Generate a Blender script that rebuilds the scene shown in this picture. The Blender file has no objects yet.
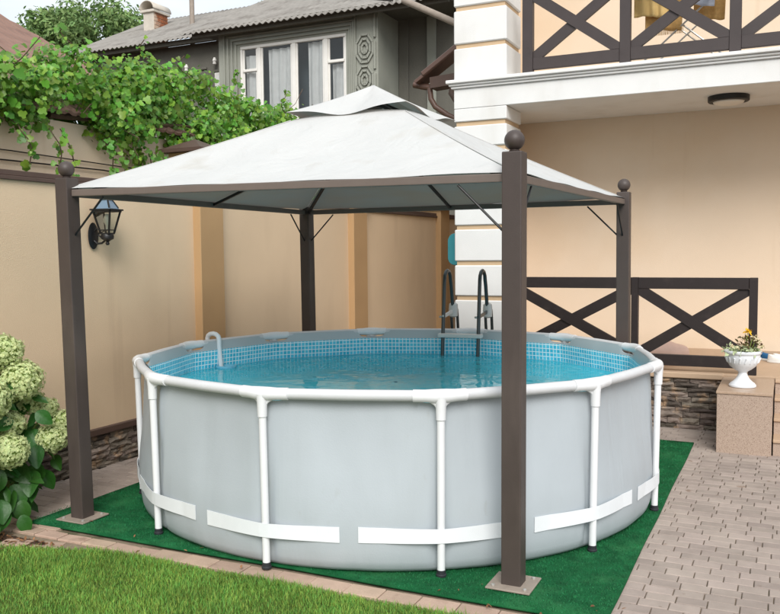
import bpy, bmesh, math, random
import numpy as np
from mathutils import Vector, Matrix
random.seed(7); rng = np.random.default_rng(7)
PI = math.pi
sc = bpy.context.scene
C = sc.collection

# ------------------------------------------------------------------ camera
cam = bpy.data.cameras.new('camera'); camo = bpy.data.objects.new('camera', cam); C.objects.link(camo)
cam.sensor_width = 36; cam.lens = 38.94; cam.clip_start = .05; cam.clip_end = 2000
CAM = Vector((3.3399, -6.7897, 2.0806))
MR = Matrix(((0.904261, -0.019167, 0.42655), (0.426886, 0.061592, -0.902205), (-0.00898, 0.997917, 0.063877)))
camo.matrix_world = Matrix.Translation(CAM) @ MR.to_4x4()
sc.camera = camo

# ------------------------------------------------------------------ sky, sun, exposure
SUN_EL, SUN_AZ = 39, 152          # azimuth in degrees from +Y towards +X
w = bpy.data.worlds.new('World'); sc.world = w; w.use_nodes = True
nt = w.node_tree; bg = nt.nodes['Background']
sky = nt.nodes.new('ShaderNodeTexSky'); sky.sky_type = 'NISHITA'; sky.sun_disc = False
sky.sun_elevation = math.radians(SUN_EL); sky.sun_rotation = math.radians(SUN_AZ)
sky.air_density = 1.0; sky.dust_density = 2.5; sky.ozone_density = 1.0
tc = nt.nodes.new('ShaderNodeTexCoord')
nz = nt.nodes.new('ShaderNodeTexNoise'); nz.inputs['Scale'].default_value = 2.6; nz.inputs['Detail'].default_value = 6
nz.inputs['Roughness'].default_value = .55
mpg = nt.nodes.new('ShaderNodeMapping'); mpg.inputs['Scale'].default_value = (1, 1, 2.2)
rp = nt.nodes.new('ShaderNodeValToRGB')
rp.color_ramp.elements[0].position = .34; rp.color_ramp.elements[0].color = (.55, .55, .55, 1)
rp.color_ramp.elements[1].position = .60; rp.color_ramp.elements[1].color = (1, 1, 1, 1)
mx = nt.nodes.new('ShaderNodeMix'); mx.data_type = 'RGBA'
mx.inputs[7].default_value = (5.0, 5.25, 5.4, 1)
nt.links.new(tc.outputs['Generated'], mpg.inputs['Vector']); nt.links.new(mpg.outputs[0], nz.inputs['Vector'])
nt.links.new(nz.outputs['Fac'], rp.inputs['Fac']); nt.links.new(rp.outputs['Color'], mx.inputs[0])
nt.links.new(sky.outputs[0], mx.inputs[6]); nt.links.new(mx.outputs[2], bg.inputs['Color'])
bg.inputs['Strength'].default_value = .10
sl = bpy.data.lights.new('sun', 'SUN'); sl.energy = 1.5; sl.angle = math.radians(32); sl.color = (1, .975, .945)
so = bpy.data.objects.new('sun', sl); C.objects.link(so)
sd = Vector((math.sin(math.radians(SUN_AZ)) * math.cos(math.radians(SUN_EL)), math.cos(math.radians(SUN_AZ)) * math.cos(math.radians(SUN_EL)), math.sin(math.radians(SUN_EL))))
so.rotation_euler = sd.to_track_quat('Z', 'Y').to_euler()
sc.view_settings.view_transform = 'Standard'; sc.view_settings.look = 'None'
sc.view_settings.exposure = 1.0; sc.view_settings.gamma = 1
sc.cycles.max_bounces = 10; sc.cycles.transparent_max_bounces = 12

# ------------------------------------------------------------------ materials
def lin(c): return tuple(((v / 255) / 12.92 if v / 255 <= .04045 else ((v / 255 + .055) / 1.055) ** 2.4) for v in c)
def mat(name, col, rough=.7, var=.12, scale=6, bump=0., bscale=60, spec=.3, rnd=0., metal=0., trans=0., hue=0., detail=5):
    """plain surface: base colour varied by noise (var) and per piece (rnd), fine relief (bump)"""
    m = bpy.data.materials.new(name); m.use_nodes = True; t = m.node_tree; n = t.nodes; L = t.links
    b = n['Principled BSDF']; b.inputs['Roughness'].default_value = rough
    b.inputs['Specular IOR Level'].default_value = spec; b.inputs['Metallic'].default_value = metal
    col = lin(col)
    co = n.new('ShaderNodeNewGeometry'); no = n.new('ShaderNodeTexNoise')
    no.inputs['Scale'].default_value = scale; no.inputs['Detail'].default_value = detail
    L.new(co.outputs['Position'], no.inputs['Vector'])
    hs = n.new('ShaderNodeHueSaturation'); hs.inputs['Color'].default_value = (*col, 1)
    mr = n.new('ShaderNodeMapRange'); mr.inputs[1].default_value = .25; mr.inputs[2].default_value = .75
    mr.inputs[3].default_value = 1 - var; mr.inputs[4].default_value = 1 + var
    L.new(no.outputs['Fac'], mr.inputs[0])
    val = mr.outputs[0]
    if rnd or hue:
        oi = n.new('ShaderNodeObjectInfo'); ge = n.new('ShaderNodeNewGeometry')
        ad = n.new('ShaderNodeMath'); ad.operation = 'ADD'; fr = n.new('ShaderNodeMath'); fr.operation = 'FRACT'
        L.new(oi.outputs['Random'], ad.inputs[0]); L.new(ge.outputs['Random Per Island'], ad.inputs[1]); L.new(ad.outputs[0], fr.inputs[0])
        m2 = n.new('ShaderNodeMapRange'); m2.inputs[3].default_value = 1 - rnd; m2.inputs[4].default_value = 1 + rnd
        L.new(fr.outputs[0], m2.inputs[0])
        mu = n.new('ShaderNodeMath'); mu.operation = 'MULTIPLY'; L.new(val, mu.inputs[0]); L.new(m2.outputs[0], mu.inputs[1]); val = mu.outputs[0]
        if hue:
            m4 = n.new('ShaderNodeMath'); m4.operation = 'MULTIPLY'; m4.inputs[1].default_value = 7.31
            f4 = n.new('ShaderNodeMath'); f4.operation = 'FRACT'; L.new(fr.outputs[0], m4.inputs[0]); L.new(m4.outputs[0], f4.inputs[0])
            m3 = n.new('ShaderNodeMapRange'); m3.inputs[3].default_value = .5 - hue; m3.inputs[4].default_value = .5 + hue
            L.new(f4.outputs[0], m3.inputs[0]); L.new(m3.outputs[0], hs.inputs['Hue'])
    L.new(val, hs.inputs['Value']); L.new(hs.outputs[0], b.inputs['Base Color'])
    if bump:
        nb = n.new('ShaderNodeTexNoise'); nb.inputs['Scale'].default_value = bscale; nb.inputs['Detail'].default_value = 4
        L.new(co.outputs['Position'], nb.inputs['Vector'])
        bp = n.new('ShaderNodeBump'); bp.inputs['Strength'].default_value = bump; bp.inputs['Distance'].default_value = .01
        L.new(nb.outputs['Fac'], bp.inputs['Height']); L.new(bp.outputs[0], b.inputs['Normal'])
    if trans:
        tr = n.new('ShaderNodeBsdfTranslucent'); L.new(hs.outputs[0], tr.inputs['Color'])
        ms = n.new('ShaderNodeMixShader'); ms.inputs[0].default_value = trans
        L.new(b.outputs[0], ms.inputs[1]); L.new(tr.outputs[0], ms.inputs[2]); L.new(ms.outputs[0], n['Material Output'].inputs[0])
    m['hs'] = 1
    return m
def stains(m, col, scale, lo, hi, amt=1., stretch=(1, 1, 1), detail=6):
    """patches of wear with their own shape over a material"""
    t = m.node_tree; n = t.nodes; L = t.links; b = n['Principled BSDF']
    src = b.inputs['Base Color'].links[0].from_socket
    co = n.new('ShaderNodeNewGeometry'); mp = n.new('ShaderNodeMapping'); mp.inputs['Scale'].default_value = stretch
    no = n.new('ShaderNodeTexNoise'); no.inputs['Scale'].default_value = scale; no.inputs['Detail'].default_value = detail
    r = n.new('ShaderNodeMapRange'); r.inputs[1].default_value = lo; r.inputs[2].default_value = hi; r.inputs[4].default_value = amt
    mi = n.new('ShaderNodeMix'); mi.data_type = 'RGBA'; mi.inputs[7].default_value = (*lin(col), 1)
    L.new(co.outputs['Position'], mp.inputs[0]); L.new(mp.outputs[0], no.inputs['Vector']); L.new(no.outputs['Fac'], r.inputs[0])
    L.new(r.outputs[0], mi.inputs[0]); L.new(src, mi.inputs[6]); L.new(mi.outputs[2], b.inputs['Base Color'])
    return m
def glass(name, tint=(.9, .95, .95), amount=.25, rough=.02):
    m = bpy.data.materials.new(name); m.use_nodes = True; t = m.node_tree; n = t.nodes; L = t.links
    n.remove(n['Principled BSDF'])
    tr = n.new('ShaderNodeBsdfTransparent'); tr.inputs[0].default_value = (*tint, 1)
    gl = n.new('ShaderNodeBsdfGlossy'); gl.inputs['Roughness'].default_value = rough
    fr = n.new('ShaderNodeFresnel'); fr.inputs[0].default_value = 1.45
    ad = n.new('ShaderNodeMath'); ad.operation = 'ADD'; ad.inputs[1].default_value = amount; ad.use_clamp = True
    ms = n.new('ShaderNodeMixShader'); L.new(fr.outputs[0], ad.inputs[0]); L.new(ad.outputs[0], ms.inputs[0])
    L.new(tr.outputs[0], ms.inputs[1]); L.new(gl.outputs[0], ms.inputs[2]); L.new(ms.outputs[0], n['Material Output'].inputs[0])
    return m

M = {}
M['wall'] = stains(mat('wall_plaster', (220, 195, 164), .9, .035, 1.2, .4, 130), (200, 174, 144), 1.3, .52, .75, .5, (1, 1, .35))
M['wall'] = stains(M['wall'], (182, 154, 126), 5, .60, .76, .35, (1, 1, .06))
M['pillar'] = mat('pillar_plaster', (182, 148, 108), .9, .05, 2, .25, 180)
M['house'] = stains(mat('house_plaster', (226, 206, 182), .9, .03, 1., .35, 140), (218, 192, 160), .9, .5, .8, .6)
M['house'] = stains(M['house'], (198, 170, 138), 6, .62, .78, .3, (1, 1, .06))
M['white'] = stains(mat('white_masonry', (224, 224, 222), .75, .03, 3, .2, 120), (200, 196, 188), 2.2, .55, .8, .5, (1, 1, .3))
M['joint'] = mat('joint_plaster', (196, 170, 138), .9, .05, 4)
M['coping'] = mat('brown_coping', (86, 68, 60), .55, .1, 5, .1, 60, .4)
M['brown'] = mat('brown_metal', (98, 74, 64), .45, .1, 6, .08, 50, .5)
M['post'] = stains(mat('post_paint', (70, 61, 57), .5, .06, 8, .06, 120, .45), (104, 94, 88), 5, .55, .8, .35, (1, 1, .2))
M['beam'] = stains(mat('post_paint_lit', (108, 97, 90), .5, .06, 8, .06, 120, .45), (104, 94, 88), 5, .55, .8, .35, (1, 1, .2))  # post paint in a lighter tone, the light on the beams put into colour
M['rail'] = stains(mat('railing_paint', (40, 32, 31), .5, .1, 5, .08, 90, .45), (66, 56, 53), 7, .55, .8, .5)
M['railb'] = stains(mat('balcony_railing_paint', (62, 54, 53), .5, .08, 5, .08, 90, .45), (54, 46, 44), 9, .6, .75, .5)
M['tube'] = mat('white_tube', (226, 228, 230), .38, .03, 8, .0, 60, .5)
M['rim'] = mat('rim_sleeve', (206, 208, 210), .5, .03, 8, .05, 60, .4)
M['foot'] = mat('black_plastic', (46, 48, 52), .5, .1)
M['strap'] = mat('white_strap', (226, 230, 233), .55, .03, 8, .12, 220, .35)
M['black'] = mat('black_iron', (20, 20, 22), .45, .15, 10, .1, 80, .5)
M['canopy'] = None
M['stone'] = stains(mat('ledge_stone', (116, 106, 97), .85, .3, 14, .9, 45, .2, rnd=.55, hue=.02), (176, 146, 116), 7, .55, .68, .75)
M['mortar'] = mat('dark_mortar', (38, 33, 30), .95, .2, 20, .5, 60)
M['paver'] = stains(stains(mat('paver', (160, 147, 138), .88, .09, 9, .5, 150, .2, rnd=.13, hue=.004), (112, 88, 70), 5.5, .67, .72, .75), (192, 178, 166), 1.4, .5, .75, .5)
M['kerb'] = stains(mat('kerb_brick', (180, 156, 138), .9, .1, 8, .6, 120, .2, rnd=.12, hue=.008), (128, 100, 84), 5, .6, .75, .6)
M['sand'] = stains(mat('joint_sand', (134, 120, 102), .95, .2, 30, .6, 90), (66, 72, 44), 3, .55, .7, .8)
M['soil'] = mat('soil', (74, 56, 44), .95, .4, 30, .9, 60)
M['granite'] = stains(mat('granite', (176, 156, 140), .6, .22, 130, .15, 150, .35, detail=3), (122, 98, 84), 170, .57, .62, .8, detail=2)
M['granitetop'] = stains(mat('granite_cap', (176, 152, 130), .4, .08, 70, .05, 150, .5, detail=3), (150, 120, 98), 120, .56, .64, .6, detail=2)
M['porch'] = mat('porch_tile', (186, 160, 134), .55, .07, 7, .1, 80, .4)
M['grey'] = stains(mat('grey_render', (148, 150, 140), .9, .1, 1.2, .5, 30), (112, 112, 104), .8, .5, .75, .6, (1, 1, .4))
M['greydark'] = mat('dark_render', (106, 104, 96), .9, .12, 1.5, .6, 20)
M['asb'] = stains(mat('asbestos_cement', (142, 138, 132), .9, .14, 3, .4, 40), (104, 98, 92), 1.3, .5, .72, .75)
M['wframe'] = mat('window_paint', (226, 224, 218), .5, .05, 4)
M['curtain'] = mat('net_curtain', (238, 238, 236), .9, .06, 6)
M['room'] = mat('room_dark', (110, 122, 128), .9, .1, 2)
M['glass'] = glass('window_glass', (.95, .97, .97), .03)
M['roof'] = stains(mat('brown_roof_sheet', (132, 104, 92), .7, .1, 3, .3, 40, .3), (104, 80, 72), 1.7, .5, .7, .7)
M['chimney'] = mat('chimney_plaster', (196, 188, 176), .9, .14, 3, .6, 18)
M['rust'] = stains(mat('rusty_brick', (150, 92, 62), .9, .25, 4, .6, 18), (206, 190, 170), 2.4, .5, .62, .7)
M['bark'] = mat('bark', (92, 76, 62), .95, .3, 12, .8, 30)
M['vleaf'] = mat('vine_leaf', (108, 154, 54), .4, .2, 1.6, .0, 60, .5, rnd=.45, hue=.032, trans=.35)
M['tleaf'] = mat('tree_leaf', (122, 150, 92), .6, .15, 2, .0, 60, .25, rnd=.4, hue=.02, trans=.3)
M['hleaf'] = mat('hydrangea_leaf', (48, 96, 34), .42, .16, 12, .3, 40, .4, rnd=.25, hue=.012, trans=.25)
M['floret'] = mat('hydrangea_floret', (212, 222, 166), .7, .05, 8, .0, 60, .2, rnd=.2, hue=.02, trans=.35)
M['stem'] = mat('green_stem', (128, 146, 78), .7, .15)
M['grassm'] = mat('grass_blade', (128, 166, 76), .6, .25, 2.2, .0, 60, .25, rnd=.45, hue=.045, trans=.35)
M['lawn'] = mat('lawn_ground', (72, 88, 36), .95, .3, 20, .6, 60)
M['carpet'] = stains(mat('carpet_pile', (24, 94, 54), .85, .3, 9, .9, 260, .15), (62, 132, 82), 3.2, .5, .72, .6)
M['fiber'] = mat('carpet_fibre', (27, 104, 60), .6, .42, 4.5, .0, 60, .3, rnd=.35, hue=.01)
M['plate'] = mat('steel_plate', (150, 138, 126), .5, .12, 12, .2, 60, .4)
M['urn'] = mat('white_urn', (228, 232, 236), .4, .03, 9, .1, 30, .45)
M['ladder'] = mat('ladder_tube', (52, 62, 64), .3, .08, 8, .0, 60, .55)
M['lclamp'] = mat('ladder_plastic', (206, 208, 206), .5, .05)
M['skim'] = mat('skimmer_plastic', (226, 232, 236), .45, .04)
M['skimblue'] = mat('skimmer_blue', (120, 190, 214), .45, .04)
M['yellow'] = mat('yellow_cloth', (226, 194, 130), .9, .06, 8, .3, 60)
M['ycheck'] = mat('checked_cloth', (196, 156, 98), .9, .15, 30, .3, 60)
M['pale'] = mat('pale_cloth', (206, 212, 226), .9, .05, 6, .2, 50)
M['steel'] = mat('bright_steel', (190, 188, 182), .35, .05, 8, metal=.6)
M['pink'] = mat('pale_pink_cloth', (216, 186, 172), .9, .08, 8, .4, 30)
M['bluecl'] = mat('blue_rubber', (30, 92, 140), .6, .1)
M['whitec'] = mat('white_rubber', (232, 232, 228), .6, .04)
M['teal'] = mat('teal_plastic', (66, 152, 164), .4, .06)
M['gate'] = mat('brown_gate', (92, 58, 36), .6, .1, 3, .15, 40)
M['petaly'] = mat('yellow_petal', (236, 186, 40), .6, .05, trans=.2)
M['petalw'] = mat('cream_petal', (226, 214, 178), .6, .08, rnd=.1, trans=.2)
M['petald'] = mat('dark_leaf', (92, 80, 46), .6, .2, rnd=.4, hue=.04, trans=.2)
M['petalg'] = mat('silver_leaf', (182, 194, 152), .7, .1, rnd=.15, trans=.2)
M['diff'] = mat('lamp_diffuser', (226, 220, 210), .4, .03)
M['wire'] = mat('cable', (40, 36, 34), .6, .1)
M['bulb'] = mat('lamp_bulb', (236, 232, 214), .3, .02)
M['lglass'] = glass('lantern_glass', (.93, .96, .95), .02)
M['lroof'] = mat('lantern_roof_glass', (112, 132, 150), .25, .1, 8, spec=.6)

def canopy_mat():
    m = stains(mat('canopy_fabric', (201, 201, 199), .85, .03, 2.5, .12, 300, .2), (178, 172, 160), 2.6, .56, .76, .5)
    t = m.node_tree; n = t.nodes; L = t.links; b = n['Principled BSDF']
    nb2 = n.new('ShaderNodeTexNoise'); nb2.inputs['Scale'].default_value = 3.5; nb2.inputs['Detail'].default_value = 7; nb2.inputs['Distortion'].default_value = 1.2
    co2 = n.new('ShaderNodeTexCoord'); L.new(co2.outputs['Object'], nb2.inputs['Vector'])
    bp2 = n.new('ShaderNodeBump'); bp2.inputs['Strength'].default_value = .6; bp2.inputs['Distance'].default_value = .03
    L.new(nb2.outputs['Fac'], bp2.inputs['Height']); L.new(b.inputs['Normal'].links[0].from_socket, bp2.inputs['Normal']); L.new(bp2.outputs[0], b.inputs['Normal'])
    # underside shade put into the colour: darker grey than the top, with brown mottling
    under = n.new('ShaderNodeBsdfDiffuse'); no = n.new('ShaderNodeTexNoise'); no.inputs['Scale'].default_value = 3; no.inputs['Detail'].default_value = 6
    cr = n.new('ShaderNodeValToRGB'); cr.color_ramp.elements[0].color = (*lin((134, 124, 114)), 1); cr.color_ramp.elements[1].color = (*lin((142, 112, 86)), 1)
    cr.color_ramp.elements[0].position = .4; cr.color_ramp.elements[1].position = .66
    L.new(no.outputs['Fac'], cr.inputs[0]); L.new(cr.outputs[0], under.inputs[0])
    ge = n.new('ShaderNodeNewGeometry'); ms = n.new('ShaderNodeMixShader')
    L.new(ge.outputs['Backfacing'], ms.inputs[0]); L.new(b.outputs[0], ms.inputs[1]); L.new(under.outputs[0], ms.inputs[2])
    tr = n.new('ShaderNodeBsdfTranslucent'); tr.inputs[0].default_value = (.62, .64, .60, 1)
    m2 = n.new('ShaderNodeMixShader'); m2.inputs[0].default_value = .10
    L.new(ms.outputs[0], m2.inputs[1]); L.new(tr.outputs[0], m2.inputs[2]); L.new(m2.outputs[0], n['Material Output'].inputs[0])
    return m
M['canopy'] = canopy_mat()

def math_node(n, L, op, a, b=None):
    q = n.new('ShaderNodeMath'); q.operation = op
    for i, v in enumerate((a, b)):
        if v is None: continue
        if isinstance(v, (int, float)): q.inputs[i].default_value = v
        else: L.new(v, q.inputs[i])
    return q.outputs[0]
def liner_inner_mat():
    m = mat('printed_inner_liner', (40, 150, 190), .4, .06, 5, .05, 20, .4)
    t = m.node_tree; n = t.nodes; L = t.links; b = n['Principled BSDF']
    co = n.new('ShaderNodeTexCoord'); sp = n.new('ShaderNodeSeparateXYZ'); L.new(co.outputs['Object'], sp.inputs[0])
    X, Y, Z = sp.outputs
    ang = math_node(n, L, 'MULTIPLY', math_node(n, L, 'ARCTAN2', Y, X), 2.2 / .042)
    zz = math_node(n, L, 'MULTIPLY', Z, 1 / .042)
    def line(v, wd):
        f = math_node(n, L, 'FRACT', math_node(n, L, 'ADD', v, 1000.0))
        return math_node(n, L, 'LESS_THAN', f, wd)
    grid = math_node(n, L, 'MAXIMUM', line(ang, .17), line(zz, .17))
    wn = n.new('ShaderNodeTexWhiteNoise'); wn.noise_dimensions = '2D'; cb = n.new('ShaderNodeCombineXYZ')
    L.new(math_node(n, L, 'FLOOR', ang), cb.inputs[0]); L.new(math_node(n, L, 'FLOOR', zz), cb.inputs[1]); L.new(cb.outputs[0], wn.inputs['Vector'])
    cr = n.new('ShaderNodeValToRGB'); e = cr.color_ramp.elements
    e[0].color = (*lin((52, 186, 218)), 1); e[1].color = (*lin((98, 212, 238)), 1)
    L.new(wn.outputs['Value'], cr.inputs[0])
    def mixc(f, a, bb):
        q = n.new('ShaderNodeMix'); q.data_type = 'RGBA'; L.new(f, q.inputs[0])
        for i, v in ((6, a), (7, bb)):
            if isinstance(v, tuple): q.inputs[i].default_value = (*lin(v), 1)
            else: L.new(v, q.inputs[i])
        return q.outputs[2]
    tile = mixc(grid, cr.outputs[0], (240, 250, 252))
    # long swirls printed on the lower liner
    wv = n.new('ShaderNodeTexVoronoi'); wv.feature = 'DISTANCE_TO_EDGE'; wv.inputs['Scale'].default_value = 3.4
    L.new(co.outputs['Object'], wv.inputs['Vector'])
    sw = math_node(n, L, 'LESS_THAN', wv.outputs['Distance'], .035)
    low = mixc(sw, (60, 196, 236), (104, 216, 242))
    c1 = mixc(math_node(n, L, 'GREATER_THAN', Z, .70), low, tile)
    c2 = mixc(math_node(n, L, 'GREATER_THAN', Z, 1.108), c1, (176, 186, 190))
    L.new(c2, b.inputs['Base Color'])
    return m
M['liner_in'] = liner_inner_mat()
M['liner_out'] = stains(stains(mat('grey_liner', (172, 180, 185), .5, .035, 2.5, .08, 90, .35), (150, 156, 158), 1.1, .55, .8, .5, (1, 1, .25)), (146, 144, 136), 9, .68, .76, .22, (1, 1, .5))
def wrinkles(m, sc_, st, strg, dist):
    t = m.node_tree; n = t.nodes; L = t.links; b = n['Principled BSDF']
    co = n.new('ShaderNodeTexCoord'); mp = n.new('ShaderNodeMapping'); mp.inputs['Scale'].default_value = st
    no = n.new('ShaderNodeTexNoise'); no.inputs['Scale'].default_value = sc_; no.inputs['Detail'].default_value = 3; no.inputs['Distortion'].default_value = .8
    bp = n.new('ShaderNodeBump'); bp.inputs['Strength'].default_value = strg; bp.inputs['Distance'].default_value = dist
    L.new(co.outputs['Object'], mp.inputs[0]); L.new(mp.outputs[0], no.inputs['Vector']); L.new(no.outputs['Fac'], bp.inputs['Height'])
    if b.inputs['Normal'].links: L.new(b.inputs['Normal'].links[0].from_socket, bp.inputs['Normal'])
    L.new(bp.outputs[0], b.inputs['Normal'])
wrinkles(M['liner_out'], 2.2, (1, 1, .16), .3, .05)
def water_mat():
    m = bpy.data.materials.new('pool_water'); m.use_nodes = True; t = m.node_tree; n = t.nodes; L = t.links
    n.remove(n['Principled BSDF'])
    tr = n.new('ShaderNodeBsdfTransparent'); tr.inputs[0].default_value = (.62, .95, 1.0, 1)
    gl = n.new('ShaderNodeBsdfGlossy'); gl.inputs['Roughness'].default_value = .015
    co = n.new('ShaderNodeTexCoord')
    no = n.new('ShaderNodeTexNoise'); no.inputs['Scale'].default_value = 3.2; no.inputs['Detail'].default_value = 2
    L.new(co.outputs['Object'], no.inputs['Vector'])
    bp = n.new('ShaderNodeBump'); bp.inputs['Strength'].default_value = .26; bp.inputs['Distance'].default_value = .05
    L.new(no.outputs['Fac'], bp.inputs['Height']); L.new(bp.outputs[0], gl.inputs['Normal'])
    fr = n.new('ShaderNodeFresnel'); fr.inputs[0].default_value = 1.33; L.new(bp.outputs[0], fr.inputs['Normal'])
    ms = n.new('ShaderNodeMixShader'); L.new(fr.outputs[0], ms.inputs[0]); L.new(tr.outputs[0], ms.inputs[1]); L.new(gl.outputs[0], ms.inputs[2])
    # light scattered back by the water itself
    df = n.new('ShaderNodeBsdfDiffuse'); df.inputs[0].default_value = (*lin((84, 228, 252)), 1)
    m3 = n.new('ShaderNodeMixShader'); m3.inputs[0].default_value = .62
    L.new(tr.outputs[0], m3.inputs[1]); L.new(df.outputs[0], m3.inputs[2]); L.new(m3.outputs[0], ms.inputs[1])
    L.new(ms.outputs[0], n['Material Output'].inputs[0])
    return m
M['water'] = water_mat()

# ------------------------------------------------------------------ mesh helpers
def tag(o, label=None, cat=None, group=None, kind=None):
    for k, v in (('label', label), ('category', cat), ('group', group), ('kind', kind)):
        if v: o[k] = v
    return o
def empty(name, loc=(0, 0, 0), label=None, cat=None, group=None):
    o = bpy.data.objects.new(name, None); C.objects.link(o); o.location = loc; o.empty_display_size = .2
    return tag(o, label, cat, group)
def link(name, me, parent=None, loc=None):
    o = bpy.data.objects.new(name, me); C.objects.link(o)
    if loc is not None: o.location = loc
    if parent: o.parent = parent
    return o
class MB:
    def __init__(s): s.v = []; s.f = []
    def box(s, x0, x1, y0, y1, z0, z1):
        b = len(s.v)
        s.v += [(x0, y0, z0), (x1, y0, z0), (x1, y1, z0), (x0, y1, z0), (x0, y0, z1), (x1, y0, z1), (x1, y1, z1), (x0, y1, z1)]
        s.f += [tuple(b + i for i in q) for q in ((0, 3, 2, 1), (4, 5, 6, 7), (0, 1, 5, 4), (1, 2, 6, 5), (2, 3, 7, 6), (3, 0, 4, 7))]
        return s
    def bar(s, p, q, w, h, up=(0, 0, 1)):
        """rectangular bar from p to q, w across and h along up"""
        p, q = Vector(p), Vector(q); d = (q - p).normalized(); up = Vector(up)
        a = d.cross(up).normalized(); u = a.cross(d).normalized(); b = len(s.v)
        for c in (p, q):
            for i, j in ((-1, -1), (1, -1), (1, 1), (-1, 1)): s.v.append(tuple(c + a * i * w / 2 + u * j * h / 2))
        s.f += [tuple(b + i for i in k) for k in ((0, 1, 2, 3), (7, 6, 5, 4), (0, 4, 5, 1), (1, 5, 6, 2), (2, 6, 7, 3), (3, 7, 4, 0))]
        return s
    def tube(s, pts, r, n=12, cap=True):
        pts = [Vector(p) for p in pts]; b = len(s.v); m = len(pts)
        rr = r if isinstance(r, (list, tuple)) else [r] * m
        prev = None
        for i, p in enumerate(pts):
            d = (pts[min(i + 1, m - 1)] - pts[max(i - 1, 0)]).normalized()
            if prev is None:
                prev = d.cross(Vector((0, 0, 1)) if abs(d.z) < .9 else Vector((1, 0, 0))).normalized()
            a = (prev - d * prev.dot(d)).normalized(); prev = a; c = d.cross(a)
            for k in range(n):
                t = 2 * PI * k / n; s.v.append(tuple(p + (a * math.cos(t) + c * math.sin(t)) * rr[i]))
        for i in range(m - 1):
            for k in range(n):
                k2 = (k + 1) % n
                s.f.append((b + i * n + k, b + i * n + k2, b + (i + 1) * n + k2, b + (i + 1) * n + k))
        if cap: s.f.append(tuple(b + k for k in reversed(range(n)))); s.f.append(tuple(b + (m - 1) * n + k for k in range(n)))
        return s
    def lathe(s, prof, n=32, c=(0, 0, 0)):
        b = len(s.v)
        for r, z in prof:
            for k in range(n): t = 2 * PI * k / n; s.v.append((c[0] + r * math.cos(t), c[1] + r * math.sin(t), c[2] + z))
        for i in range(len(prof) - 1):
            for k in range(n):
                k2 = (k + 1) % n; s.f.append((b + i * n + k, b + i * n + k2, b + (i + 1) * n + k2, b + (i + 1) * n + k))
        s.f.append(tuple(b + k for k in reversed(range(n)))); s.f.append(tuple(b + (len(prof) - 1) * n + k for k in range(n)))
        return s
    def grid(s, fn, nu, nv):
        b = len(s.v)
        for i in range(nu + 1):
            for j in range(nv + 1): s.v.append(tuple(fn(i / nu, j / nv)))
        for i in range(nu):
            for j in range(nv):
                a = b + i * (nv + 1) + j; s.f.append((a, a + nv + 1, a + nv + 2, a + 1))
        return s
    def poly(s, pts):
        b = len(s.v); s.v += [tuple(p) for p in pts]; s.f.append(tuple(range(b, b + len(pts)))); return s
    def mesh(s, name, m, smooth=False, bevel=0, seg=1):
        me = bpy.data.meshes.new(name); me.from_pydata(s.v, [], s.f); me.validate()
        bm = bmesh.new(); bm.from_mesh(me)
        if bevel:
            bmesh.ops.bevel(bm, geom=[e for e in bm.edges if len(e.link_faces) == 2 and e.calc_face_angle(0) > .5], offset=bevel, segments=seg, affect='EDGES', profile=.6)
        bm.to_mesh(me); bm.free()
        if m: me.materials.append(m)
        if smooth:
            me.polygons.foreach_set('use_smooth', [True] * len(me.polygons))
            me.set_sharp_from_angle(angle=math.radians(42))
        return me
    def build(s, name, m, parent=None, loc=None, smooth=False, bevel=0, seg=1, label=None):
        o = link(name, s.mesh(name, m, smooth, bevel, seg), parent, loc)
        if label: o['label'] = label
        return o
def recalc(o):
    bm = bmesh.new(); bm.from_mesh(o.data); bmesh.ops.recalc_face_normals(bm, faces=bm.faces); bm.to_mesh(o.data); bm.free(); return o
def solid(o, th, off=-1):
    md = o.modifiers.new('thickness', 'SOLIDIFY'); md.thickness = th; md.offset = off; return o
def np_mesh(name, verts, faces, m, smooth=False):
    """many equal-sized faces at once; faces (n,k) int array"""
    me = bpy.data.meshes.new(name); verts = np.asarray(verts, np.float32); faces = np.asarray(faces, np.int32)
    me.vertices.add(len(verts)); me.vertices.foreach_set('co', verts.ravel())
    k = faces.shape[1]; me.loops.add(faces.size); me.loops.foreach_set('vertex_index', faces.ravel())
    me.polygons.add(len(faces)); me.polygons.foreach_set('loop_start', np.arange(0, faces.size, k, dtype=np.int32))
    me.polygons.foreach_set('loop_total', np.full(len(faces), k, np.int32))
    if smooth: me.polygons.foreach_set('use_smooth', np.ones(len(faces), bool))
    me.update(calc_edges=True); me.validate(); me.materials.append(m); return me
def scatter(tv, tf, pos, nrm, size, roll):
    """copies of a template (tv verts with z as normal, y as tip) placed at pos, facing nrm; returns verts, faces"""
    nrm = nrm / np.linalg.norm(nrm, axis=1, keepdims=True)
    ref = np.where(np.abs(nrm[:, 2:3]) < .95, np.array([[0, 0, 1.]]), np.array([[1., 0, 0]]))
    a = np.cross(ref, nrm); a /= np.linalg.norm(a, axis=1, keepdims=True); b = np.cross(nrm, a)
    c, s_ = np.cos(roll)[:, None], np.sin(roll)[:, None]
    x = a * c + b * s_; y = -a * s_ + b * c
    tv = np.asarray(tv, float)
    V = pos[:, None, :] + size[:, None, None] * (tv[None, :, 0:1] * x[:, None] + tv[None, :, 1:2] * y[:, None] + tv[None, :, 2:3] * nrm[:, None])
    F = np.asarray(tf)[None] + (np.arange(len(pos)) * len(tv))[:, None, None]
    return V.reshape(-1, 3), F.reshape(-1, len(tf[0]))
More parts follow.
